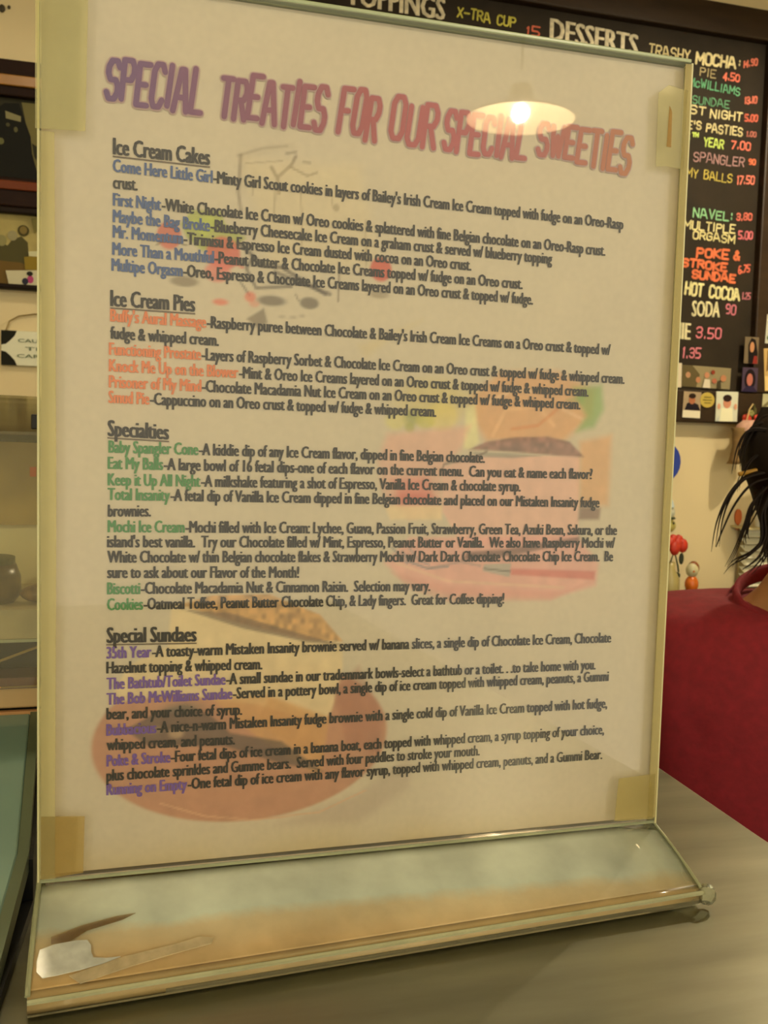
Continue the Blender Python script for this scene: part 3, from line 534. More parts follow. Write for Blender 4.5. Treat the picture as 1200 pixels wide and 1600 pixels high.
def build_sheet():
    x0, x1, z0, z1 = .4, Wp*1000-.4, .6, Hp*1000-.4
    nx, nz = 380, 480
    gx = np.linspace(x0,x1,nx); gz = np.linspace(z0,z1,nz); X, Z = np.meshgrid(gx, gz)
    rg = np.random.default_rng(3)
    def noise(n): # smooth value noise
        a = rg.random((n+2,n+2)); u = (X-x0)/(x1-x0)*n; v = (Z-z0)/(z1-z0)*n*.999; i = u.astype(int).clip(0,n); j = v.astype(int).clip(0,n); fu = u-i; fv = v-j
        fu = fu*fu*(3-2*fu); fv = fv*fv*(3-2*fv)
        return (a[j,i]*(1-fu)+a[j,(i+1)]*fu)*(1-fv)+(a[j+1,i]*(1-fu)+a[j+1,i+1]*fu)*fv
    base = np.array(hexc(PAPER)); C_ = np.ones((nz,nx,3))*base*(1+.05*(noise(9)-.5)+.03*(noise(40)-.5))[...,None]
    # age: yellowing towards the edges
    ed = np.minimum(np.minimum(X-x0, x1-X), (Z-z0)*.7); age = np.clip(1-ed/9,0,1)**1.5*.45*(.6+.8*noise(14))
    C_ = C_*(1-age[...,None])+np.array(hexc('c8b070'))*age[...,None]
    sp = noise(150)
    for k, c, al, sf, pts in PRINT:
        if k == 'e':
            cx, cz, rx, rz = pts; q = np.sqrt(((X-cx)/rx)**2+((Z-cz)/rz)**2); d = (q-1)*min(rx,rz)
            a = np.clip(.5-d/(sf+.3),0,1)
        elif k == 'p': a = np.clip(.5-sd_poly(pts,X,Z)/(sf+.3),0,1)
        else: a = np.clip(1.25-sd_line(pts,X,Z)/(sf*.55+.15),0,1)
        a = a*a*(3-2*a)*al; col = np.array(hexc(c))*np.ones((nz,nx,3))
        if c in ('8d6255','c89a5c'): col = col*(.55+.9*sp)[...,None]
        else: col = col*(.92+.16*noise(60))[...,None]
        C_ = C_*(1-a[...,None])+col*a[...,None]
    base_ = (Wp/2, 0, 0)
    v = np.stack([X/1000-base_[0], np.zeros_like(X)-.0002, Z/1000], -1).reshape(-1,3)
    idx = np.arange(nx*nz).reshape(nz,nx); q = np.stack([idx[:-1,:-1],idx[:-1,1:],idx[1:,1:],idx[1:,:-1]],-1).reshape(-1,4)
    nb = len(v)
    # rim of the paper's thickness and a plain back
    b0 = [(x0,z0),(x1,z0),(x1,z1),(x0,z1)]; bv = [(x/1000-base_[0], .0001, z/1000) for x, z in b0]
    me = bpy.data.meshes.new('menu_sheet')
    corner = [int(idx[0,0]),int(idx[0,-1]),int(idx[-1,-1]),int(idx[-1,0])]
    fs = [tuple(r) for r in q.tolist()]+[(nb,nb+3,nb+2,nb+1)]+[(corner[i],corner[(i+1)%4],nb+(i+1)%4,nb+i) for i in range(4)]
    me.from_pydata(v.tolist()+bv, [], fs)
    ca = me.color_attributes.new('print','FLOAT_COLOR','POINT')
    cc = np.ones((nb+4,4), np.float32); cc[:nb,:3] = C_.reshape(-1,3); cc[nb:,:3] = base; ca.data.foreach_set('color', cc.ravel())
    m_ = bpy.data.materials.new('printed_paper'); m_.use_nodes = True; nt = m_.node_tree; b = nt.nodes['Principled BSDF']; b.inputs['Roughness'].default_value = .55
    at = nt.nodes.new('ShaderNodeAttribute'); at.attribute_name = 'print'
    n = nt.nodes.new('ShaderNodeTexNoise'); n.inputs['Scale'].default_value = 420; n.inputs['Detail'].default_value = 2
    tc = nt.nodes.new('ShaderNodeTexCoord'); nt.links.new(tc.outputs['Object'], n.inputs['Vector'])
    mr = nt.nodes.new('ShaderNodeMapRange'); mr.inputs[3].default_value = .93; mr.inputs[4].default_value = 1.07; nt.links.new(n.outputs['Fac'], mr.inputs[0])
    mx = nt.nodes.new('ShaderNodeVectorMath'); mx.operation = 'SCALE'; nt.links.new(at.outputs['Color'], mx.inputs[0]); nt.links.new(mr.outputs[0], mx.inputs['Scale'])
    nt.links.new(mx.outputs[0], b.inputs['Base Color'])
    o = link('menu_sheet', me, m_, None, base_); BASE[o.name] = base_
    return tag(o, 'printed cream menu sheet of special treaties standing in the acrylic stand', 'menu')
PAPER = 'd0c3a4'
sheet = build_sheet()
INK = {'k':mat('black_ink','2b2416',.6),'b':mat('blue_ink','4a5f8c',.6),'o':mat('orange_ink','e0804a',.6),'g':mat('green_ink','4c8a48',.6),'p':mat('purple_ink','74549c',.6),'u':mat('soft_ink','6a5a44',.6)}
YT = -.0006
for k, c, r, ax, az, bx, bz in MENU:
    ax, az, bx, bz = ax/1000, az/1000, bx/1000, bz/1000; ang = (bz-az)/(bx-ax)
    if k == 'h':
        hd_ = text_mesh(r, ax, bx, az, YT, .0052, .05, ang, 'section_heading', INK['k'], sheet); BASE[hd_.name] = BASE[sheet.name]
        u = MB().add([(ax,YT,az-.0034),(bx,YT,az-.0034+(bx-ax)*ang),(bx,YT,az-.0030+(bx-ax)*ang),(ax,YT,az-.0030)], [(0,1,2,3)]); mk('heading_underline', u, INK['u'], hd_)
        continue
    full = text_width(c+r); xm = ax
    if c:
        xm = ax+(bx-ax)*text_width(c)/full; text_mesh(c, ax, xm, az, YT, .0040, .048, ang, 'dish_name', INK[k], sheet)
        xm += (bx-ax)*.03/full
    text_mesh(r, xm, bx, az+(xm-ax)*ang, YT, .0040, .048, ang, 'dish_description', INK['k'], sheet)
# headline, purple on the left through rose to orange on the right
tm = bpy.data.materials.new('headline_ink'); tm.use_nodes = True; nt = tm.node_tree; b = nt.nodes['Principled BSDF']; b.inputs['Roughness'].default_value = .6
tc = nt.nodes.new('ShaderNodeTexCoord'); sx = nt.nodes.new('ShaderNodeSeparateXYZ'); mr = nt.nodes.new('ShaderNodeMapRange'); cr_ = nt.nodes.new('ShaderNodeValToRGB')
nt.links.new(tc.outputs['Object'], sx.inputs[0]); nt.links.new(sx.outputs[0], mr.inputs[0]); mr.inputs[1].default_value = -.09; mr.inputs[2].default_value = .09
nt.links.new(mr.outputs[0], cr_.inputs[0]); nt.links.new(cr_.outputs[0], b.inputs['Base Color'])
e = cr_.color_ramp.elements; e[0].color = (*hexc('6c4a78'),1); e[1].color = (*hexc('b87440'),1)
for p_, h_ in ((.22,'834a66'),(.45,'a8504e'),(.62,'b45a5a'),(.78,'b0605a')): x_ = e.new(p_); x_.color = (*hexc(h_),1)
halo = mat('headline_halo','b99a90',.6)
for k, (wd, ax, az, bx, bz, h1, h2) in enumerate(TITLE):
    for nm, t_, mt, y_ in (('headline_halo',.0026,halo,YT+.0001),('headline_word',.0017,tm,YT-.0001)):
        mb = MB(); stroke_word(mb, wd, ax/1000+.001, az/1000, bx/1000-.001, bz/1000, h1/1000*.93, t_, y_, h2/1000*.93, jit=.06, slant=.12, gap=.42, rnd=random.Random(k+3))
        mk(nm, mb, mt, sheet)

# ---------------------------------------------------------------- chalkboard on the back wall
YB = 1.885
CB = empty('chalkboard', (1.0,YW,.19), 'large framed black chalkboard menu with coloured chalk lettering on the back wall', 'chalkboard')
mk('board', MB().box(.30,1.64,YB,YW,.262,1.12), mat('blackboard','2a2318',.7,spec=.2,var=.18,scale=14), CB)
fm = mat('dark_frame_wood','2e2010',.45,spec=.3,var=.25,scale=8,stretch=(1,1,6))
mk('frame_rail', MB().box(.22,1.70,YB-.025,YW,1.118,1.19), fm, CB, bevel=.004)
mk('frame_rail', MB().box(.22,1.70,YB-.02,YW,.185,.264), fm, CB, bevel=.004)
mk('frame_stile', MB().box(1.638,1.705,YB-.022,YW,.264,1.118), fm, CB, bevel=.004)
mk('frame_stile', MB().box(.22,.30,YB-.022,YW,.264,1.118), fm, CB, bevel=.004)
for k, s, c, ax, az, bx, bz, h in CHALK:
    mt = mat('chalk_'+c, tuple(.72*x+.28*y for x, y in zip(hexc(c), (.36,.32,.20))), .9, var=.25, scale=90, spec=.1); rn = random.Random(s)
    if k == 's': text_mesh(s, ax, bx, (az+h/2), YB-.001, h, .035, (bz-az)/(bx-ax), 'chalk_lettering', mt, CB)
    else:
        mb = MB(); stroke_word(mb, s, ax+.003, az+h*.04, bx-.003, bz+h*.04, h*.84, {'c':.0040,'b':.0062,'t':.0030}[k], YB-.001, jit=.06, slant=.06, gap=.38, rnd=rn); mk('chalk_lettering', mb, mt, CB)

def card(name, label, cat, pts, y, color, prints, group=None, th=.002):
    """flat print: pts = corners (x, z); prints = (kind, colour, data) in card space 0..1"""
    base = (sum(p[0] for p in pts)/4, y, min(p[1] for p in pts)); o = empty(name, base, label, cat, group)
    pp = mk('print_paper', MB().prism([(x,y,z) for x, z in pts], (0,-th,0)), mat('paper_'+color, color, .45), o)
    P = [Vector((x,0,z)) for x, z in pts]
    def uv(u, v): return (P[0]*(1-u)+P[1]*u)*(1-v)+(P[3]*(1-u)+P[2]*u)*v
    for i, (k, c, d) in enumerate(prints):
        yy = y-th-.0004*(i+1)
        if k == 'e': L_ = [uv(d[0]+d[2]*math.cos(a*math.pi/8), d[1]+d[3]*math.sin(a*math.pi/8)) for a in range(16)]
        else: L_ = [uv(*q) for q in d]
        mk('printed_figure', MB().add([(q.x, yy, q.z) for q in L_], [tuple(range(len(L_)))]), mat('print_'+c, c, .6, spec=.15), pp)
    return o
def rect(x0, x1, z0, z1, r=0):
    c = Vector(((x0+x1)/2,(z0+z1)/2)); out = []
    for x, z in ((x0,z0),(x1,z0),(x1,z1),(x0,z1)):
        d = Vector((x,z))-c; out.append((c.x+d.x*math.cos(r)-d.y*math.sin(r), c.y+d.x*math.sin(r)+d.y*math.cos(r)))
    return out
G = 'snapshots stuck on the chalkboard'
YF = YB-.0202; YS = YB-.001
card('snapshot','long snapshot of a pale crowd along the bottom of the board','photo',rect(1.445,1.585,.272,.325,-.02),YS,'8f8460',[('p','5e5436',[(0,0),(.3,0),(.36,.6),(.2,1),(0,1)]),('e','b88a68',(.12,.55,.05,.14)),('e','b8805c',(.33,.35,.05,.14)),('e','c48a68',(.5,.6,.05,.14)),('e','b06a50',(.66,.35,.05,.12)),('e','8a3a28',(.62,.75,.04,.1)),('e','b8805c',(.84,.5,.06,.16)),('p','d8d0b8',[(.42,0),(.58,0),(.56,.4),(.45,.4)]),('p','46402c',[(.72,0),(.8,0),(.78,.4),(.72,.35)])],G)
card('snapshot','white-edged snapshot of pale figures at the left end of the board bottom','photo',rect(1.39,1.444,.27,.33,.02),YS,'d8cdb0',[('p','6a5a48',[(.1,.5),(.5,.4),(.8,.9),(.3,.95)]),('e','c8977a',(.55,.5,.16,.16)),('e','b07a5c',(.25,.7,.12,.12))],G)
card('snapshot','small dark snapshot of a long-haired person in a red top','photo',rect(1.607,1.648,.336,.402),YF-.001,'6e6048',[('p','1a1412',[(.3,0),(.25,.7),(.45,.97),(.75,.9),(.95,.4),(.95,0)]),('e','c08a60',(.52,.62,.16,.2)),('p','8a3028',[(.6,0),(.68,.3),(.9,.3),(.95,0)])],G)
card('snapshot','small snapshot of a dark-haired face on purple, right end of the board bottom','photo',rect(1.605,1.65,.266,.326),YF-.001,'40304a',[('e','1a1216',(.5,.5,.36,.45)),('e','b87060',(.48,.5,.2,.26)),('p','2c2440',[(0,0),(.3,.25),(.7,.25),(1,0)])],G)
card('snapshot','snapshot of a person in dark clothes over a white caption strip','photo',rect(1.439,1.489,.196,.26,-.02),YF-.001,'a89474',[('p','e8e0c4',[(0,0),(1,0),(1,.28),(0,.28)]),('p','1e1820',[(.1,.3),(.2,.55),(.5,.62),(.85,.52),(.98,.3)]),('e','b0704c',(.48,.68,.18,.16)),('e','2a1c14',(.48,.84,.2,.1))],G)
card('snapshot','white snapshot of a dark-haired child in white on the lower frame','photo',rect(1.533,1.596,.19,.264,.01),YF-.001,'d8dcc4',[('p','eeeecb',[(.2,0),(.25,.45),(.75,.45),(.8,0)]),('e','d09070',(.5,.62,.18,.18)),('e','2a1c18',(.5,.78,.2,.12)),('e','d8a080',(.12,.5,.07,.1)),('e','d8a080',(.88,.5,.07,.1)),('p','c0c8c0',[(0,0),(.14,.2),(.1,0)])],G)
card('snapshot','tall tan snapshot tilted on the right frame, blue figure low down','photo',rect(1.668,1.722,.272,.378,.09),YF-.001,'c8a868',[('p','7c6038',[(.1,.45),(.2,.95),(.8,.95),(.95,.5),(.6,.6)]),('e','5a5e78',(.45,.5,.2,.13)),('p','e8cc88',[(0,0),(1,0),(1,.35),(0,.35)]),('e','a07848',(.5,.78,.2,.12))],G)
card('snapshot','pale green snapshot of a dark figure below the tilted tan one','photo',rect(1.668,1.722,.2,.262,-.03),YF-.001,'b4b490',[('p','5c5238',[(.4,.1),(.42,.7),(.52,.8),(.6,.7),(.6,.1)]),('p','787050',[(0,.5),(.7,1),(1,1),(0,.35)]),('e','8a7a58',(.72,.5,.1,.14))],G)
card('flower_card','white card with a purple flower on the right frame of the board','card',rect(1.667,1.712,.388,.46,-.03),YF-.001,'c6c8b8',[('e','9a5a98',(.62,.55,.24,.2)),('e','6a3a70',(.62,.6,.12,.1)),('e','5a7a50',(.2,.2,.12,.08)),('e','c08ab0',(.4,.35,.12,.08))])
bd = empty('round_badge', (1.507,YF,.225), 'round yellow badge with dark lettering on the lower frame', 'badge')
bf = mk('badge_face', MB().disc((1.507,.241),.021,.019,YF,YF-.004), mat('badge_yellow','c0aa4c',.35), bd, bevel=.001)
mb = MB()
for z_, w_ in ((.248,.010),(.241,.013),(.234,.009)): mb.box(1.507-w_,1.507+w_,YF-.0046,YF-.004,z_-.0012,z_+.0012)
mk('badge_marks', mb, mat('badge_ink','6a6420',.5), bf)

# ---------------------------------------------------------------- left wall: pictures and the hanging sign
def picture(label, x0, x1, z0, z1, fw, fcol, hcol, prints, pcol, top=True):
    P = empty('framed_picture', ((x0+x1)/2,YW,z0), label, 'picture')
    f1 = mat('frame_'+fcol, fcol, .6, spec=.15, var=.2, scale=20, stretch=(1,1,6)); f2 = mat('frame_'+hcol, hcol, .3, var=.1)
    mk('frame_rail', MB().box(x0,x1,YW-.03,YW,z1-fw,z1), f1, P, bevel=.003); mk('frame_rail', MB().box(x0,x1,YW-.03,YW,z0,z0+fw*.8), f1, P, bevel=.003)
    mk('frame_stile', MB().box(x0,x0+fw,YW-.03,YW,z0+fw*.8,z1-fw), f1, P, bevel=.003); mk('frame_stile', MB().box(x1-fw,x1,YW-.03,YW,z0+fw*.8,z1-fw), f1, P, bevel=.003)
    if top: mk('gilt_strip', MB().box(x0+.005,x1-.005,YW-.038,YW-.03,z1-fw*.75,z1-fw*.45), f2, P, bevel=.002); mk('gilt_strip', MB().box(x0+.005,x1-.005,YW-.036,YW-.03,z0+fw*.45,z0+fw*.7), mat('frame_6a300c','6a300c',.5,spec=.2), P, bevel=.002)
    a0, a1, b0, b1 = x0+fw, x1-fw, z0+fw*.8, z1-fw
    pp = mk('print_paper', MB().box(a0,a1,YW-.012,YW-.008,b0,b1), mat('pic_'+pcol, pcol, .6, spec=.15, var=.3, scale=12), P)
    for i, (k, c, d) in enumerate(prints):
        yy = YW-.0125-.0004*i
        L_ = [(d[0]+d[2]*math.cos(a*math.pi/8), d[1]+d[3]*math.sin(a*math.pi/8)) for a in range(16)] if k == 'e' else d
        mk('printed_figure', MB().add([(a0+(a1-a0)*u, yy, b0+(b1-b0)*v) for u, v in L_], [tuple(range(len(L_)))]), mat('print_'+c, c, .6, spec=.15), pp)
    return P
picture('dark photo of a figure in a wooden frame with a gilt strip, upper left', -.46, .10, .57, .854, .07, '241208', '9a6a20',
 [('p', '6e683e', [(0.704, 0.966), (0.786, 0.966), (0.786, 0.068), (0.757, 0.169), (0.733, 0.576)]), ('p', '14140c', [(0.43, 0.0), (0.43, 0.763), (0.605, 0.881), (0.628, 0.932), (0.693, 0.949), (0.716, 0.763), (0.745, 0.551), (0.751, 0.339), (0.774, 0.127), (0.786, 0.0)]), ('p', '85805a', [(0.631, 0.839), (0.701, 0.788), (0.701, 0.72), (0.634, 0.746)]), ('e', '5c5a3c', (0.678, 0.619, 0.009, 0.034)), ('e', '4c4a30', (0.643, 0.669, 0.009, 0.025)), ('e', '66663e', (0.611, 0.458, 0.015, 0.042)), ('p', '2c2c1c', [(0.751, 0.466), (0.78, 0.424), (0.78, 0.237), (0.762, 0.297)])], '2c2a1a')
picture('pale photo of people in a dark narrow frame, just below the gilt-stripped picture', -.46, .12, .408, .569, .012, '1c120a', '1c120a',
 [('p', '4e4a28', [(0.386, 0.146), (0.43, 0.553), (0.561, 0.618), (0.587, 0.553), (0.605, 0.65), (0.635, 0.699), (0.657, 0.618), (0.661, 0.39), (0.657, 0.195)]), ('p', '6a5426', [(0.43, 0.0), (0.43, 0.35), (0.627, 0.325), (0.661, 0.293), (0.692, 0.228), (0.692, 0.0)]), ('e', '46401e', (0.642, 0.78, 0.02, 0.081)), ('e', '7a6a38', (0.642, 0.789, 0.013, 0.057)), ('e', '96906a', (0.605, 0.699, 0.017, 0.073)), ('e', '8a8658', (0.568, 0.618, 0.017, 0.081)), ('p', '8a7626', [(0.644, 0.407), (0.694, 0.439), (0.694, 0.228), (0.648, 0.228)]), ('p', 'c8c8a0', [(0.659, 0.488), (0.694, 0.504), (0.694, 0.423), (0.661, 0.423)]), ('p', 'c8c4a4', [(0.581, 0.195), (0.694, 0.228), (0.694, 0.008), (0.592, 0.0)]), ('e', 'b04878', (0.666, 0.089, 0.011, 0.057)), ('e', '2c2c3c', (0.648, 0.057, 0.011, 0.049)), ('e', '242016', (0.664, 0.171, 0.011, 0.033)), ('p', '6e6838', [(0.67, 0.959), (0.694, 0.976), (0.694, 0.797), (0.679, 0.748)])], 'a89c62', top=False)
S = empty('hanging_sign', (-.03,YW,.25), 'white sign with black corner ornaments hanging from a thin wire on the left wall', 'sign')
mk('sign_board', MB().box(-.134,.075,YW-.012,YW-.004,.256,.326), mat('sign_white','e2e4c8',.5), S, bevel=.001)
for sgn, z_ in ((1,.326),(-1,.256)):
    q = [(-.134,z_),(-.104,z_),(-.108,z_-sgn*.010),(-.117,z_-sgn*.020),(-.125,z_-sgn*.027),(-.134,z_-sgn*.029)]
    mk('black_corner', MB().prism([(x,YW-.0125,z) for x, z in q], (0,-.0004,0)), mat('sign_black','1c1c10',.6,spec=.15), S)
text_mesh('CAUTION', -.102, -.015, .307, YW-.0128, .0075, .01, 0, 'sign_lettering', mat('sign_ink','6a7a58',.6), S)
text_mesh('THE', -.088, -.030, .291, YW-.0128, .0075, .01, 0, 'sign_lettering', mat('sign_ink','6a7a58',.6), S)
text_mesh('CAREFUL', -.104, -.010, .276, YW-.0128, .0075, .01, 0, 'sign_lettering', mat('sign_ink','6a7a58',.6), S)
mk('hanging_wire', MB().tube([(-.125,YW-.008,.326),(-.118,YW-.008,.345),(-.10,YW-.008,.356),(-.07,YW-.006,.362),(-.03,YW-.006,.364),(.01,YW-.006,.362),(.045,YW-.008,.35),(.066,YW-.008,.326)], .0014, 6), mat('wire','8a7440',.4,metal=.6), S)
# small letters at the very top left of the wall
mk('wall_mark', MB().ball((-.131,YW-.003,.958),(.006,.003,.008)), mat('dark_mark','3c3420',.6)); tag(bpy.data.objects['wall_mark'], 'small dark mark on the wall above the upper left picture, the larger one', 'mark')
mk('wall_mark', MB().ball((-.118,YW-.003,.962),(.003,.002,.004)), MATS['dark_mark']); tag(bpy.data.objects['wall_mark.001'], 'tiny dark speck right of the larger mark on the upper left wall', 'mark')

# ---------------------------------------------------------------- countertop display case on the left
def display_case():
    x0, x1, y0, y1, b = -.42, .06, .124, .30, .0150
    D = empty('display_case', (x0/2+x1/2,y0/2+y1/2,b), 'clear plastic display case with brown trim and shelves behind the freezer glass', 'display case')
    tan = mat('tan_wood','e8b478',.5,var=.15,scale=30); br = mat('brown_drawer','d4b47c',.5,var=.15,scale=25); dk = mat('dark_inside','1b1c12',.7,spec=.1)
    mk('base_trim', MB().box(x0,x1,y0,y1,b,b+.0041), tan, D); mk('shadow_gap', MB().box(x0,x1,y0+.003,y1,b+.0041,b+.0056), dk, D)
    mk('drawer_front', MB().box(x0,x1,y0,y1,b+.0056,b+.0147), br, D, bevel=.0008)
    mk('lower_shelf', MB().box(x0,x1,y0+.002,y1,b+.0147,b+.0182), mat('reddish_shelf','6a3020',.4), D)
    mk('dark_back', MB().box(x0,x1,y0+.020,y1,b+.0182,b+.0338), dk, D)
    mk('middle_shelf', MB().box(x0,x1,y0,y1,b+.0338,b+.0350), mat('glass_shelf','b8bc9c',.2), D)
    mk('tray_front', MB().box(x0,x1,y0+.002,y0+.10,b+.0350,b+.0474), mat('grey_tray','c8b890',.35,var=.15,scale=50), D)
    mk('rear_wall', MB().box(x0,x1,y0+.075,y0+.08,b+.0474,b+.120), mat('cream_back','fbf0c4',.6,var=.06,scale=8), D)
    mk('amber_panel', MB().box(x0,x1,y0+.070,y0+.073,.0919,.1375), mat('amber_plastic','b89c50',.4,var=.18,scale=40), D)
    mk('front_glass', MB().box(x0,x1,y0-.003,y0-.001,b+.0147,b+.1225), acrylic('case_glass', tint=(.96,.97,.9), film=hexc('d8c890'), film_amt=.10, ior=1.3), D)
    mk('clear_lid', MB().prism([(x0,y0-.003,b+.1232),(x0,y1,b+.145),(x0,y1,b+.1465),(x0,y0-.003,b+.1262)], (x1-x0,0,-.006)), acrylic('lid_plastic', tint=(.95,.95,.85), film=hexc('c8b888'), film_amt=.3, rough=.08, ior=1.3), D)
    mk('red_label', MB().box(-.0077,-.0052,y0-.0036,y0-.0032,.1190,.1230), mat('label_red','b87850',.5), D)
    mk('gilt_rod', MB().tube([(-.034,y0+.01,b+.0190),(.006,y0+.01,b+.0335)], .0006, 6), mat('gold_rod','b89850',.4), D)
display_case()
J = empty('brown_jar', (-.026,.150,.0624), 'brown-green jar on the upper tray of the display case', 'jar')
mk('jar_body', MB().lathe((-.026,.150,.0624), [(.011,0),(.0135,.003),(.0135,.011),(.0115,.0165),(.001,.0167)], 20, True), mat('jar_brown','6a5834',.3,var=.4,scale=120), J, smooth=True)
mk('jar_lid', MB().lathe((-.026,.150,.0791), [(.011,0),(.011,.003),(.001,.0035)], 20, True), mat('jar_green','5a5c30',.4), J)
mk('candy_bag', MB().ball((-.004,.144,.0664),(.009,.007,.004)), mat('bag_brown','8a6a40',.4,var=.5,scale=150), smooth=True); tag(bpy.data.objects['candy_bag'], 'low brown bag of sweets beside the jar in the display case', 'sweets')
mk('black_clip', MB().box(-.0074,-.0045,.125,.128,.1385,.1448), mat('clip_black','1c1a12',.5), bevel=.0006); tag(bpy.data.objects['black_clip'], 'small black clip standing on the front edge of the display case lid', 'clip')

# ---------------------------------------------------------------- right: low cabinet and things in front of the wall
K = empty('low_cabinet', (1.7,1.72,-Z0), 'low dark cabinet under the chalkboard carrying the rose and the figurine', 'cabinet')
mk('cabinet_top', MB().box(.6,2.4,1.52,YW-.016,-.262,-.236), mat('cabinet_top','1c1c10',.3), K, bevel=.003)
mk('cabinet_body', MB().box(.63,2.37,1.56,YW-.016,-Z0,-.262), mat('cabinet_brown','4a3420',.5,var=.2), K)
mk('cabinet_door', MB().box(.66,1.47,1.545,1.56,-Z0+.08,-.29), mat('cabinet_brown','4a3420',.5), K, bevel=.003); mk('cabinet_door', MB().box(1.5,2.34,1.545,1.56,-Z0+.08,-.29), mat('cabinet_brown','4a3420',.5), K, bevel=.003)
FY = 1.78
# blue balloon-like paddle on a thin stick in a small pot
B = empty('blue_paddle', (1.36,FY,-.236), 'blue round paddle on a thin purple stick beside the menu stand', 'decoration')
mk('paddle_disc', MB().disc((1.345,.088),.040,.045,FY-.004,FY+.004), mat('paddle_blue','1e3c9a',.35), B, bevel=.001)
mk('stick', MB().tube([(1.352,FY,.045),(1.348,FY,-.236)], .0025, 6), mat('stick_purple','7c6a78',.4), B)
# red rose in a bottle vase
R_ = empty('rose_vase', (1.355,FY-.03,-.236), 'red artificial rose with dark leaves in a small pale vase', 'flower')
mk('vase', MB().lathe((1.352,FY-.03,-.236), [(.018,0),(.024,.01),(.024,.05),(.012,.075),(.012,.09)], 18, True), mat('vase_pale','b0a468',.3), R_, smooth=True)
mk('vase_foot', MB().lathe((1.352,FY-.03,-.2359), [(.028,0),(.028,.02),(.02,.024)], 18, True), mat('vase_foot','2c2c18',.4), R_)
mk('stem', MB().tube([(1.352,FY-.03,-.15),(1.362,FY-.03,-.12),(1.372,FY-.032,-.155),(1.376,FY-.03,-.17)], .0022, 6), mat('stem_green','33401c',.5), R_)
rm = mat('rose_red','c03018',.5,var=.25,scale=60)
for a in range(8):
    t_ = a*2.4; r_ = .006+.0022*a; c = (1.360+r_*math.cos(t_), FY-.04+r_*.5*math.sin(t_), -.098+.35*r_*math.sin(t_)-.001*a)
    mk('petal', MB().ball(c, (.0145,.008,.017), 8, 5), rm, R_, smooth=True)
for (x, z, rx, rz) in ((1.378,-.138,.007,.014),(1.366,-.178,.012,.009),(1.35,-.17,.008,.012)): mk('leaf', MB().ball((x,FY-.036,z),(rx,.003,rz),8,5), mat('leaf_dark','26301a',.5), R_, smooth=True)
# white frog-like figurine above the rose
W_ = empty('white_animal_figurine', (1.352,FY,-.08), 'small pale animal figurine with dark eyes peeping over the rose', 'figurine')
fb = mat('figurine_white','c8ccb4',.35); fy_ = mat('figurine_yellow','b8b060',.35)
mk('body', MB().ball((1.352,FY-.012,-.062),(.021,.014,.017)), fy_, W_, smooth=True)
mk('head', MB().ball((1.352,FY-.012,-.030),(.017,.013,.017)), fb, W_, smooth=True)
mk('hat', MB().lathe((1.350,FY-.012,-.018), [(.016,0),(.012,.014),(.005,.024),(.001,.026)], 12), mat('hat_white','c0d0d0',.4), W_, smooth=True)
for x in (1.345,1.360): mk('eye', MB().ball((x,FY-.025,-.055),(.003,.002,.003),8,5), mat('eye_dark','2a2c18',.4), W_)
mk('scarf', MB().lathe((1.352,FY-.012,-.047), [(.014,0),(.019,.003),(.014,.006)], 14), mat('scarf_green','34442c',.5), W_)
mk('perch', MB().tube([(1.352,FY+.02,-.06),(1.349,FY+.03,-.236)], .003, 6), mat('stick_purple','7c6a78',.4), W_)
# bird-like figurine with orange breast
N_ = empty('bird_figurine', (1.397,FY-.06,-.236), 'small glossy bird figurine, orange breast and green base, on the cabinet', 'figurine')
cx, cy = 1.393, FY-.06
mk('base', MB().lathe((cx,cy,-.236), [(.018,0),(.021,.006),(.018,.022),(.012,.03)], 16, True), mat('figurine_green','33401c',.25), N_, smooth=True)
mk('body', MB().ball((cx,cy,-.195),(.0165,.014,.021)), mat('figurine_orange','d06a1c',.25), N_, smooth=True)
mk('head', MB().ball((cx,cy,-.162),(.0155,.013,.017)), mat('figurine_cream','c8c49c',.2), N_, smooth=True)
mk('cap', MB().ball((cx+.005,cy+.003,-.158),(.0145,.012,.017)), mat('figurine_brown','7c4420',.25), N_, smooth=True)
mk('beak', MB().lathe((cx-.004,cy-.013,-.165), [(.003,0),(.001,.004)], 6, True), mat('figurine_orange','d06a1c',.25), N_)
# dark shallow dish right of the figurine
DS = empty('dark_dish', (1.47,FY-.06,-.236), 'low dark dish on the cabinet right of the bird figurine', 'dish')
mk('bowl', MB().lathe((1.46,FY-.06,-.236), [(.03,0),(.05,.006),(.054,.012),(.048,.010),(.02,.005),(.001,.005)], 24), mat('dish_dark','2c3a22',.3), DS, smooth=True)
mk('foot_ring', MB().lathe((1.46,FY-.06,-.236), [(.026,0),(.028,.003)], 24, True), mat('dish_dark','2c3a22',.3), DS)
# red ribbon end under the board
mk('red_ribbon', MB().prism([(1.405,YW-.004,.182),(1.438,YW-.004,.172),(1.430,YW-.004,.164),(1.437,YW-.004,.152),(1.41,YW-.004,.158)], (0,-.002,0)), mat('ribbon_red','c8401c',.5)); tag(bpy.data.objects['red_ribbon'], 'red ribbon end on the wall just under the chalkboard frame', 'ribbon')
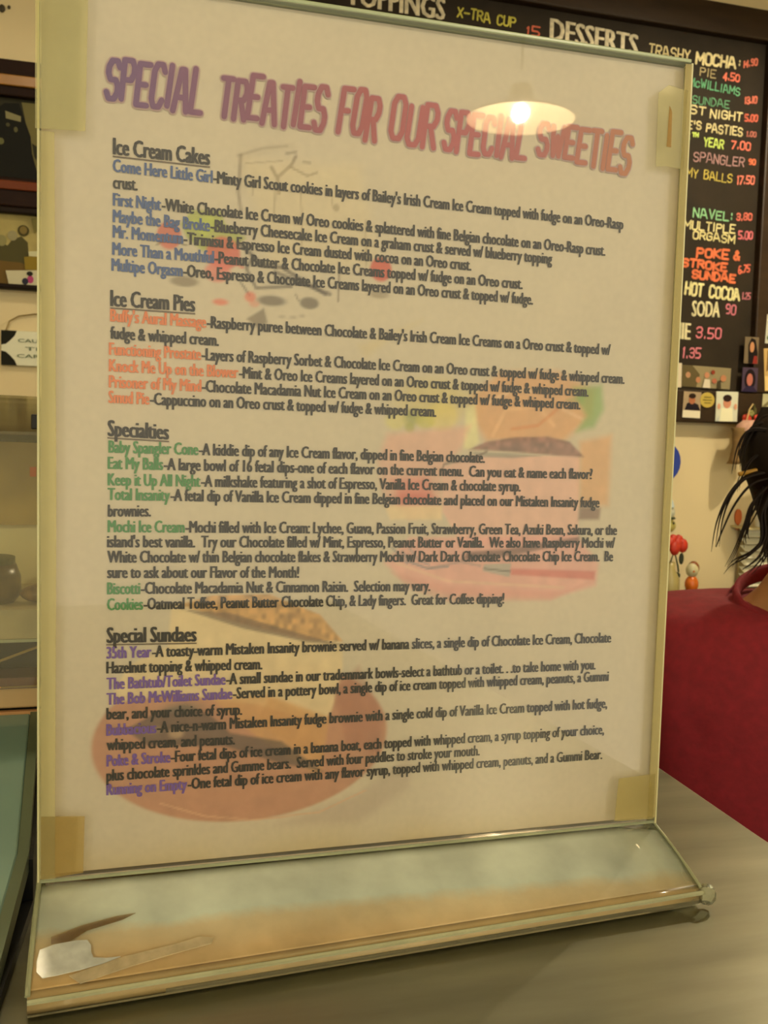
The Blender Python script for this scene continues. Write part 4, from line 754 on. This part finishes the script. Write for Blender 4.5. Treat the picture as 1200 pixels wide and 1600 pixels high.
# cloth doll and flowers hanging at the right end of the board
HD = empty('hanging_cloth_decoration', (1.60,YW-.066,.08), 'brown and pink cloth decoration hanging from the lower right corner of the board', 'decoration')
mk('brown_cloth', MB().loft([[(1.556+dx*w_,YW-.066+dy*.02,z) for dx, dy in ((0,-1),(.35,-1.3),(.7,-1),(1,0),(.7,.9),(.3,.9))] for z, w_ in ((.085,.025),(.095,.05),(.13,.075),(.165,.07),(.175,.05))]), mat('cloth_brown','84683a',.8,var=.2,scale=60), HD, smooth=True)
mk('pink_cloth', MB().loft([[(1.595+s_+dx*w_,YW-.0665+dy*.022,z) for dx, dy in ((-1,0),(-.5,-1.2),(.5,-1.2),(1,0),(0,.8))] for z, w_, s_ in ((.135,.006,.02),(.15,.016,.012),(.168,.028,.0),(.182,.022,.003),(.194,.012,.01))]), mat('cloth_pink','caa08c',.8,var=.15,scale=50), HD, smooth=True)
mk('loop', MB().tube([(1.60,YW-.066,.175),(1.61,YW-.066,.22),(1.62,YW-.066,.235)], .002, 6), mat('string','c0a870',.7), HD)
FL = empty('red_flower_spray', (1.63,YW-.05,.16), 'spray of red and white artificial flowers pinned at the board corner', 'flower')
for i, (x, z, r, c) in enumerate(((1.616,.197,.013,'c83820'),(1.648,.198,.012,'c83820'),(1.635,.17,.010,'b83818'),(1.655,.18,.014,'c8c8a8'),(1.628,.212,.008,'8a8a4c'),(1.66,.205,.010,'b8a878'))):
    for a in range(5): mk('petal', MB().ball((x+r*.55*math.cos(a*1.257), YW-.05, z+r*.55*math.sin(a*1.257)),(r*.6,r*.35,r*.6),7,4), mat('fl_'+c, c, .5), FL, smooth=True)
for x, z in ((1.63,.19),(1.642,.215),(1.62,.175)): mk('leaf', MB().ball((x,YW-.045,z),(.006,.002,.014),7,4), mat('leaf_olive','4c4c20',.5), FL, smooth=True)
mk('stem', MB().tube([(1.635,YW-.045,.16),(1.638,YW-.045,.19),(1.64,YW-.045,.235)], .002, 5), mat('leaf_olive','4c4c20',.5), FL)
LT = empty('paper_lantern', (1.66,YW-.15,.05), 'pleated pale yellow paper lantern hanging behind the dark hair strands', 'lantern')
mb = MB(); rings = []
for j in range(9):
    a = math.pi*j/8-math.pi/2; rings.append([(1.664+(.068*max(math.cos(a),.15)*(1+.06*(k%2)))*math.cos(2*math.pi*k/28), YW-.15+.05*max(math.cos(a),.15)*(1+.06*(k%2))*math.sin(2*math.pi*k/28), .115+.052*math.sin(a)) for k in range(28)])
mb.loft(rings); mk('pleated_paper', mb, mat('lantern_paper','b8ac68',.7,var=.15,scale=40), LT)
mk('cap', MB().lathe((1.664,YW-.15,.166), [(.012,0),(.012,.006),(.002,.02)], 10, True), mat('lantern_cap','6a6030',.5), LT)
mk('tail_strip', MB().prism([(1.635,YW-.148,.07),(1.646,YW-.148,.07),(1.640,YW-.148,-.02),(1.631,YW-.148,-.02)], (0,.001,0)), mat('paper_strip','c0b488',.7), LT)
mk('tail_strip', MB().prism([(1.655,YW-.146,.07),(1.668,YW-.146,.07),(1.668,YW-.146,-.04),(1.657,YW-.146,-.04)], (0,.001,0)), mat('paper_strip','c0b488',.7), LT)
# louvred blind and the shelf with cups above it
BL = empty('louvred_blind', (1.78,YW-.02,-.2359), 'white louvred blind low on the wall behind the person in maroon', 'blind')
mk('frame', MB().box(1.640,2.06,YW-.016,YW-.012,-.235,-.085), mat('blind_back','a89868',.6), BL)
for k in range(8):
    z_ = -.228+.0182*k; mk('slat', MB().prism([(1.640,YW-.040,z_),(1.640,YW-.018,z_+.012),(1.640,YW-.018,z_+.0135),(1.640,YW-.040,z_+.0015)], (.42,0,0)), mat('slat_white','ecead2',.5), BL)
mk('head_rail', MB().box(1.640,2.06,YW-.04,YW-.012,-.09,-.08), mat('slat_white','ecead2',.5), BL)
SH = empty('small_wall_shelf', (1.75,YW-.03,-.0795), 'narrow white shelf on top of the louvred blind', 'shelf')
mk('shelf_board', MB().box(1.62,2.06,YW-.075,YW,-.0795,-.0735), mat('shelf_white','c8bc8c',.5), SH, bevel=.001); mk('bracket', MB().box(1.80,1.81,YW-.04,YW-.0,-.0735,-.045), mat('shelf_white','c8bc8c',.5), SH)
CU = []
for i, (x, c, l) in enumerate(((1.672,'d0d0c0','white cup standing on the shelf above the blind, leftmost'),(1.712,'3a4c90','blue cup standing on the shelf above the blind, beside the white one'),(1.752,'706c60','grey cup standing on the shelf above the blind, right of the blue one'))):
    u = empty('cup', (x,YW-.05,-.0735), l, 'cup', 'cups on the small shelf')
    mk('cup_body', MB().lathe((x,YW-.05,-.0735), [(.012,0),(.016,.035),(.0145,.035),(.011,.002),(.001,.002)], 16), mat('cup_'+c, c, .3), u, smooth=True)
    mk('handle', MB().tube([(x+.014,YW-.05,-.045),(x+.022,YW-.05,-.05),(x+.021,YW-.05,-.06),(x+.013,YW-.05,-.064)], .002, 6), mat('cup_'+c, c, .3), u)
OF = empty('orange_paper_fish', (1.64,YW-.005,-.08), 'small orange and red paper shape on the wall left of the cups', 'decoration')
mk('paper_body', MB().disc((1.640,-.052),.010,.020,YW-.006,YW-.002), mat('orange_paper','cc6a30',.6), OF); mk('paper_tail', MB().prism([(1.640,YW-.006,-.068),(1.650,YW-.006,-.088),(1.632,YW-.006,-.084)],(0,.002,0)), mat('orange_paper','cc6a30',.6), OF)

# ---------------------------------------------------------------- the person in the maroon shirt, right of the counter
def ring(c, rx, ry, fwd, n=24, tilt=0, pw=.8):
    """oval ring round c; rx across the shoulders, ry along the facing direction"""
    sx_ = Vector((fwd.y,-fwd.x,0)); out = []
    for i in range(n):
        a = 2*math.pi*i/n; ca, sa = math.cos(a), math.sin(a); ca = math.copysign(abs(ca)**pw, ca); sa = math.copysign(abs(sa)**pw, sa)
        p = Vector(c)+sx_*rx*ca+fwd*ry*sa; p.z -= tilt*ry*sa; out.append(p)
    return out
def person():
    FW = Vector((-.50,-.866,0)).normalized(); SX = Vector((FW.y,-FW.x,0))      # facing the viewer's side, turned a little left
    N0 = Vector((.700,.490,-.022)); base = (N0.x,N0.y,-Z0)
    Pn = empty('person', base, 'person in a maroon T-shirt with dark pinned-up hair, loose strands hanging down', 'person')
    skin = mat('olive_skin','a87848',.5,var=.06,scale=30); sh = mat('maroon_jersey','821420',.85,var=.12,scale=120,bump=.25)
    P = lambda s, f, z: N0+SX*s+FW*f+Vector((0,0,z))
    # body: one skinned surface
    HT = Vector((.045,-.015,0))
    J_ = {'pel':(P(0,0,-.50),.115),'wa':(P(0,0,-.33),.105),'ch':(P(0,0,-.12),.12),'nb':(P(0,-.01,.0),.055),'nk':(P(0,.01,.06)+HT*.4,.050),'h0':(P(0,.03,.11)+HT,.068),'h1':(P(0,.03,.19)+HT,.078),'h2':(P(0,.01,.235)+HT,.05)}
    edges = [('pel','wa'),('wa','ch'),('ch','nb'),('nb','nk'),('nk','h0'),('h0','h1'),('h1','h2')]
    for s, t in ((1,'r'),(-1,'l')):
        J_.update({'sh'+t:(P(s*.155,0,-.05),.046),'el'+t:(P(s*.20,-.03,-.31),.036),'wr'+t:(P(s*.20,.10,-.52),.025),'ha'+t:(P(s*.195,.14,-.585),.028),
                   'hp'+t:(P(s*.085,0,-.56),.085),'kn'+t:(P(s*.095,.02,-.88),.055),'an'+t:(P(s*.10,-.01,-1.15),.036),'to'+t:(P(s*.11,.13,-1.20),.026)})
        edges += [('ch','sh'+t),('sh'+t,'el'+t),('el'+t,'wr'+t),('wr'+t,'ha'+t),('pel','hp'+t),('hp'+t,'kn'+t),('kn'+t,'an'+t),('an'+t,'to'+t)]
        for k, (ds, fl) in enumerate(((-.024,.062),(-.008,.072),(.008,.068),(.024,.054))):
            J_['f%d'%k+t] = (P(s*.195+ds,.165,-.62),.008); J_['g%d'%k+t] = (P(s*.195+ds,.165+fl*.35,-.62-fl*.8),.007); edges += [('ha'+t,'f%d'%k+t),('f%d'%k+t,'g%d'%k+t)]
        J_['t'+t] = (P(s*.195-s*.035,.155,-.595),.009); J_['u'+t] = (P(s*.195-s*.05,.185,-.63),.008); edges += [('ha'+t,'t'+t),('t'+t,'u'+t)]
    ks = list(J_); me = bpy.data.meshes.new('body'); me.from_pydata([J_[k][0]-Vector(base) for k in ks], [(ks.index(a),ks.index(b)) for a, b in edges], [])
    bo = link('body', me, skin, Pn, base); sk = bo.modifiers.new('skin','SKIN'); sk.use_smooth_shade = True; ss = bo.modifiers.new('s','SUBSURF'); ss.levels = 2; ss.render_levels = 2
    for i, k in enumerate(ks): me.skin_vertices[0].data[i].radius = (J_[k][1],)*2; me.skin_vertices[0].data[i].use_root = (k == 'pel')
    # face
    hc = P(0,.03,.165)+HT
    mb = MB(); mb.ball(hc+FW*.078+Vector((0,0,-.005)), (.013,.013,.022), 8, 6); mk('nose', mb, skin, Pn, smooth=True)
    for s in (1,-1):
        ey = mk('eye', MB().ball(hc+FW*.068+SX*s*.032+Vector((0,0,.012)), (.013,.013,.009), 10, 6), mat('eye_white','d8ccb0',.3), Pn, smooth=True)
        mk('iris', MB().ball(hc+FW*.078+SX*s*.032+Vector((0,0,.012)), .0055, 8, 5), mat('iris_dark','1c120a',.2), ey, smooth=True)
        mk('ear', MB().ball(hc+SX*s*.076+FW*-.01, (.012,.016,.028), 8, 6), skin, Pn, smooth=True)
    mk('mouth', MB().ball(hc+FW*.068+Vector((0,0,-.045)), (.020,.012,.007), 10, 6), mat('lip_colour','8a4638',.5), Pn, smooth=True)
    # shirt: torso with shoulders and sleeves, remeshed into one cloth surface
    mb = MB()
    R1 = [(-.60,.165,.115,.7),(-.45,.155,.105,.75),(-.30,.165,.112,.75),(-.16,.18,.118,.8),(-.08,.195,.108,.8),(-.035,.197,.090,.8),(-.012,.188,.078,.85),(.000,.165,.070,.85),(.006,.12,.066,.95),(.008,.088,.062,1),(.008,.074,.058,1)]
    mb.loft([ring(P(0,0,z), rx, ry, FW, 28, .12 if z > -.02 else 0, pw) for z, rx, ry, pw in R1])
    for s in (1,-1):
        pts = [(P(s*.13,0,-.055),.055),(P(s*.168,0,-.055),.060),(P(s*.190,-.005,-.10),.056),(P(s*.20,-.015,-.17),.054),(P(s*.208,-.02,-.24),.056)]
        mb.loft([[c+Vector((r*math.cos(a),r*math.sin(a),r*.7*math.cos(a)*s*(0 if k > 2 else -.6))) for a in [2*math.pi*i/16 for i in range(16)]] for k, (c, r) in enumerate(pts)])
    so = mk('shirt', mb, sh, Pn, smooth=True)
    rm_ = so.modifiers.new('r','REMESH'); rm_.mode = 'VOXEL'; rm_.voxel_size = .007; rm_.use_smooth_shade = True
    sm = so.modifiers.new('sm','SMOOTH'); sm.iterations = 6; sm.factor = .6
    tx = bpy.data.textures.new('folds','CLOUDS'); tx.noise_scale = .09; dp = so.modifiers.new('d','DISPLACE'); dp.texture = tx; dp.strength = .008; dp.mid_level = .5
    # ribbed collar
    for nm, rr, zz, th in (('collar',.073,.010,.0085),('collar_seam',.083,.001,.0026)):
        c_ = P(0,.004,zz); loop = ring(c_, rr, rr*.93, FW, 36, .34, 1); vs = []
        rg_ = []
        for i in range(36):
            p = loop[i]; o_ = (p-c_).normalized(); rg_.append([p+o_*th*.45*math.cos(a)+Vector((0,0,th*math.sin(a))) for a in [2*math.pi*j/8 for j in range(8)]])
        mk(nm, MB().loft(rg_+[rg_[0]], False), sh, so, smooth=True)
    # trousers
    tr = mat('dark_trousers','20242e',.8); mb = MB()
    mb.loft([ring(P(0,0,z), rx, ry, FW, 24) for z, rx, ry in ((-.68,.165,.115),(-.58,.168,.118),(-.50,.155,.108))])
    for s in (1,-1): mb.loft([ring(P(s*x_,0,z), r, r, FW, 18, 0, 1) for x_, z, r in ((.10,-1.16,.052),(.10,-.90,.068),(.088,-.70,.088),(.08,-.60,.09))])
    to = mk('trousers', mb, tr, Pn, smooth=True); q = to.modifiers.new('r','REMESH'); q.mode = 'VOXEL'; q.voxel_size = .012; q.use_smooth_shade = True
    for s in (1,-1): mk('shoe', MB().loft([ring(P(s*.105,.05,z), .045*k_, .125*k_, FW, 16, 0, .8) for z, k_ in ((-Z0+.022,1),(-Z0+.05,1.02),(-Z0+.08,.8),(-Z0+.10,.5))]), mat('shoe_black','141210',.4), Pn, smooth=True)
    # hair
    hm = mat('dark_hair','1a0f06',.55,var=.5,scale=60,stretch=(1,1,.1),bump=.4,spec=.18)
    hr = mk('hair', MB().ball(P(0,-.012,.185)+HT, (.094,.094,.088), 22, 12), hm, Pn, smooth=True)
    mk('hair_bun', MB().ball(P(-.10,.0,.13) if False else Vector((.655,.487,.128)), (.043,.040,.044), 16, 10), hm, hr, smooth=True)
    mk('hair_side', MB().loft([ring(Vector(c), r, r*.8, FW, 12, 0, 1) for c, r in (((.672,.50,.175),.03),((.655,.49,.13),.042),((.652,.488,.09),.026),((.655,.487,.045),.014),((.650,.488,.01),.004))]), hm, hr, smooth=True)
    for pts, r in STRANDS:
        Q = [Vector(p) for p in pts]; fine = []
        for i in range(len(Q)-1):      # smooth the strand
            p0, p1, p2, p3 = Q[max(i-1,0)], Q[i], Q[i+1], Q[min(i+2,len(Q)-1)]
            for k in range(6):
                t = k/6; fine.append(.5*((2*p1)+(p2-p0)*t+(2*p0-5*p1+4*p2-p3)*t*t+(3*p1-p0-3*p2+p3)*t**3))
        fine.append(Q[-1]); n = len(fine); rr = [max(.0003, r*.62*(1-(i/(n-1))**1.3)+.0002) for i in range(n)]
        for j in range(3):
            o_ = Vector((random.uniform(-1,1),random.uniform(-1,1),random.uniform(-1,1)))*r*.7
            mk('hair_strand', MB().tube([p+o_*(i/n)*(1.2)+o_*.3 for i, p in enumerate(fine)], [q*.55 for q in rr], 5), hm, hr, smooth=True)
    a_ = Vector((.5985,.4795,.1110)); b_ = Vector((.70,.474,.133)); mk('hair_stick', MB().tube([a_, a_.lerp(b_,.5), b_], [.0022,.0026,.003], 8), mat('yellow_wood_stick','b88a2c',.35), Pn, smooth=True)
person()
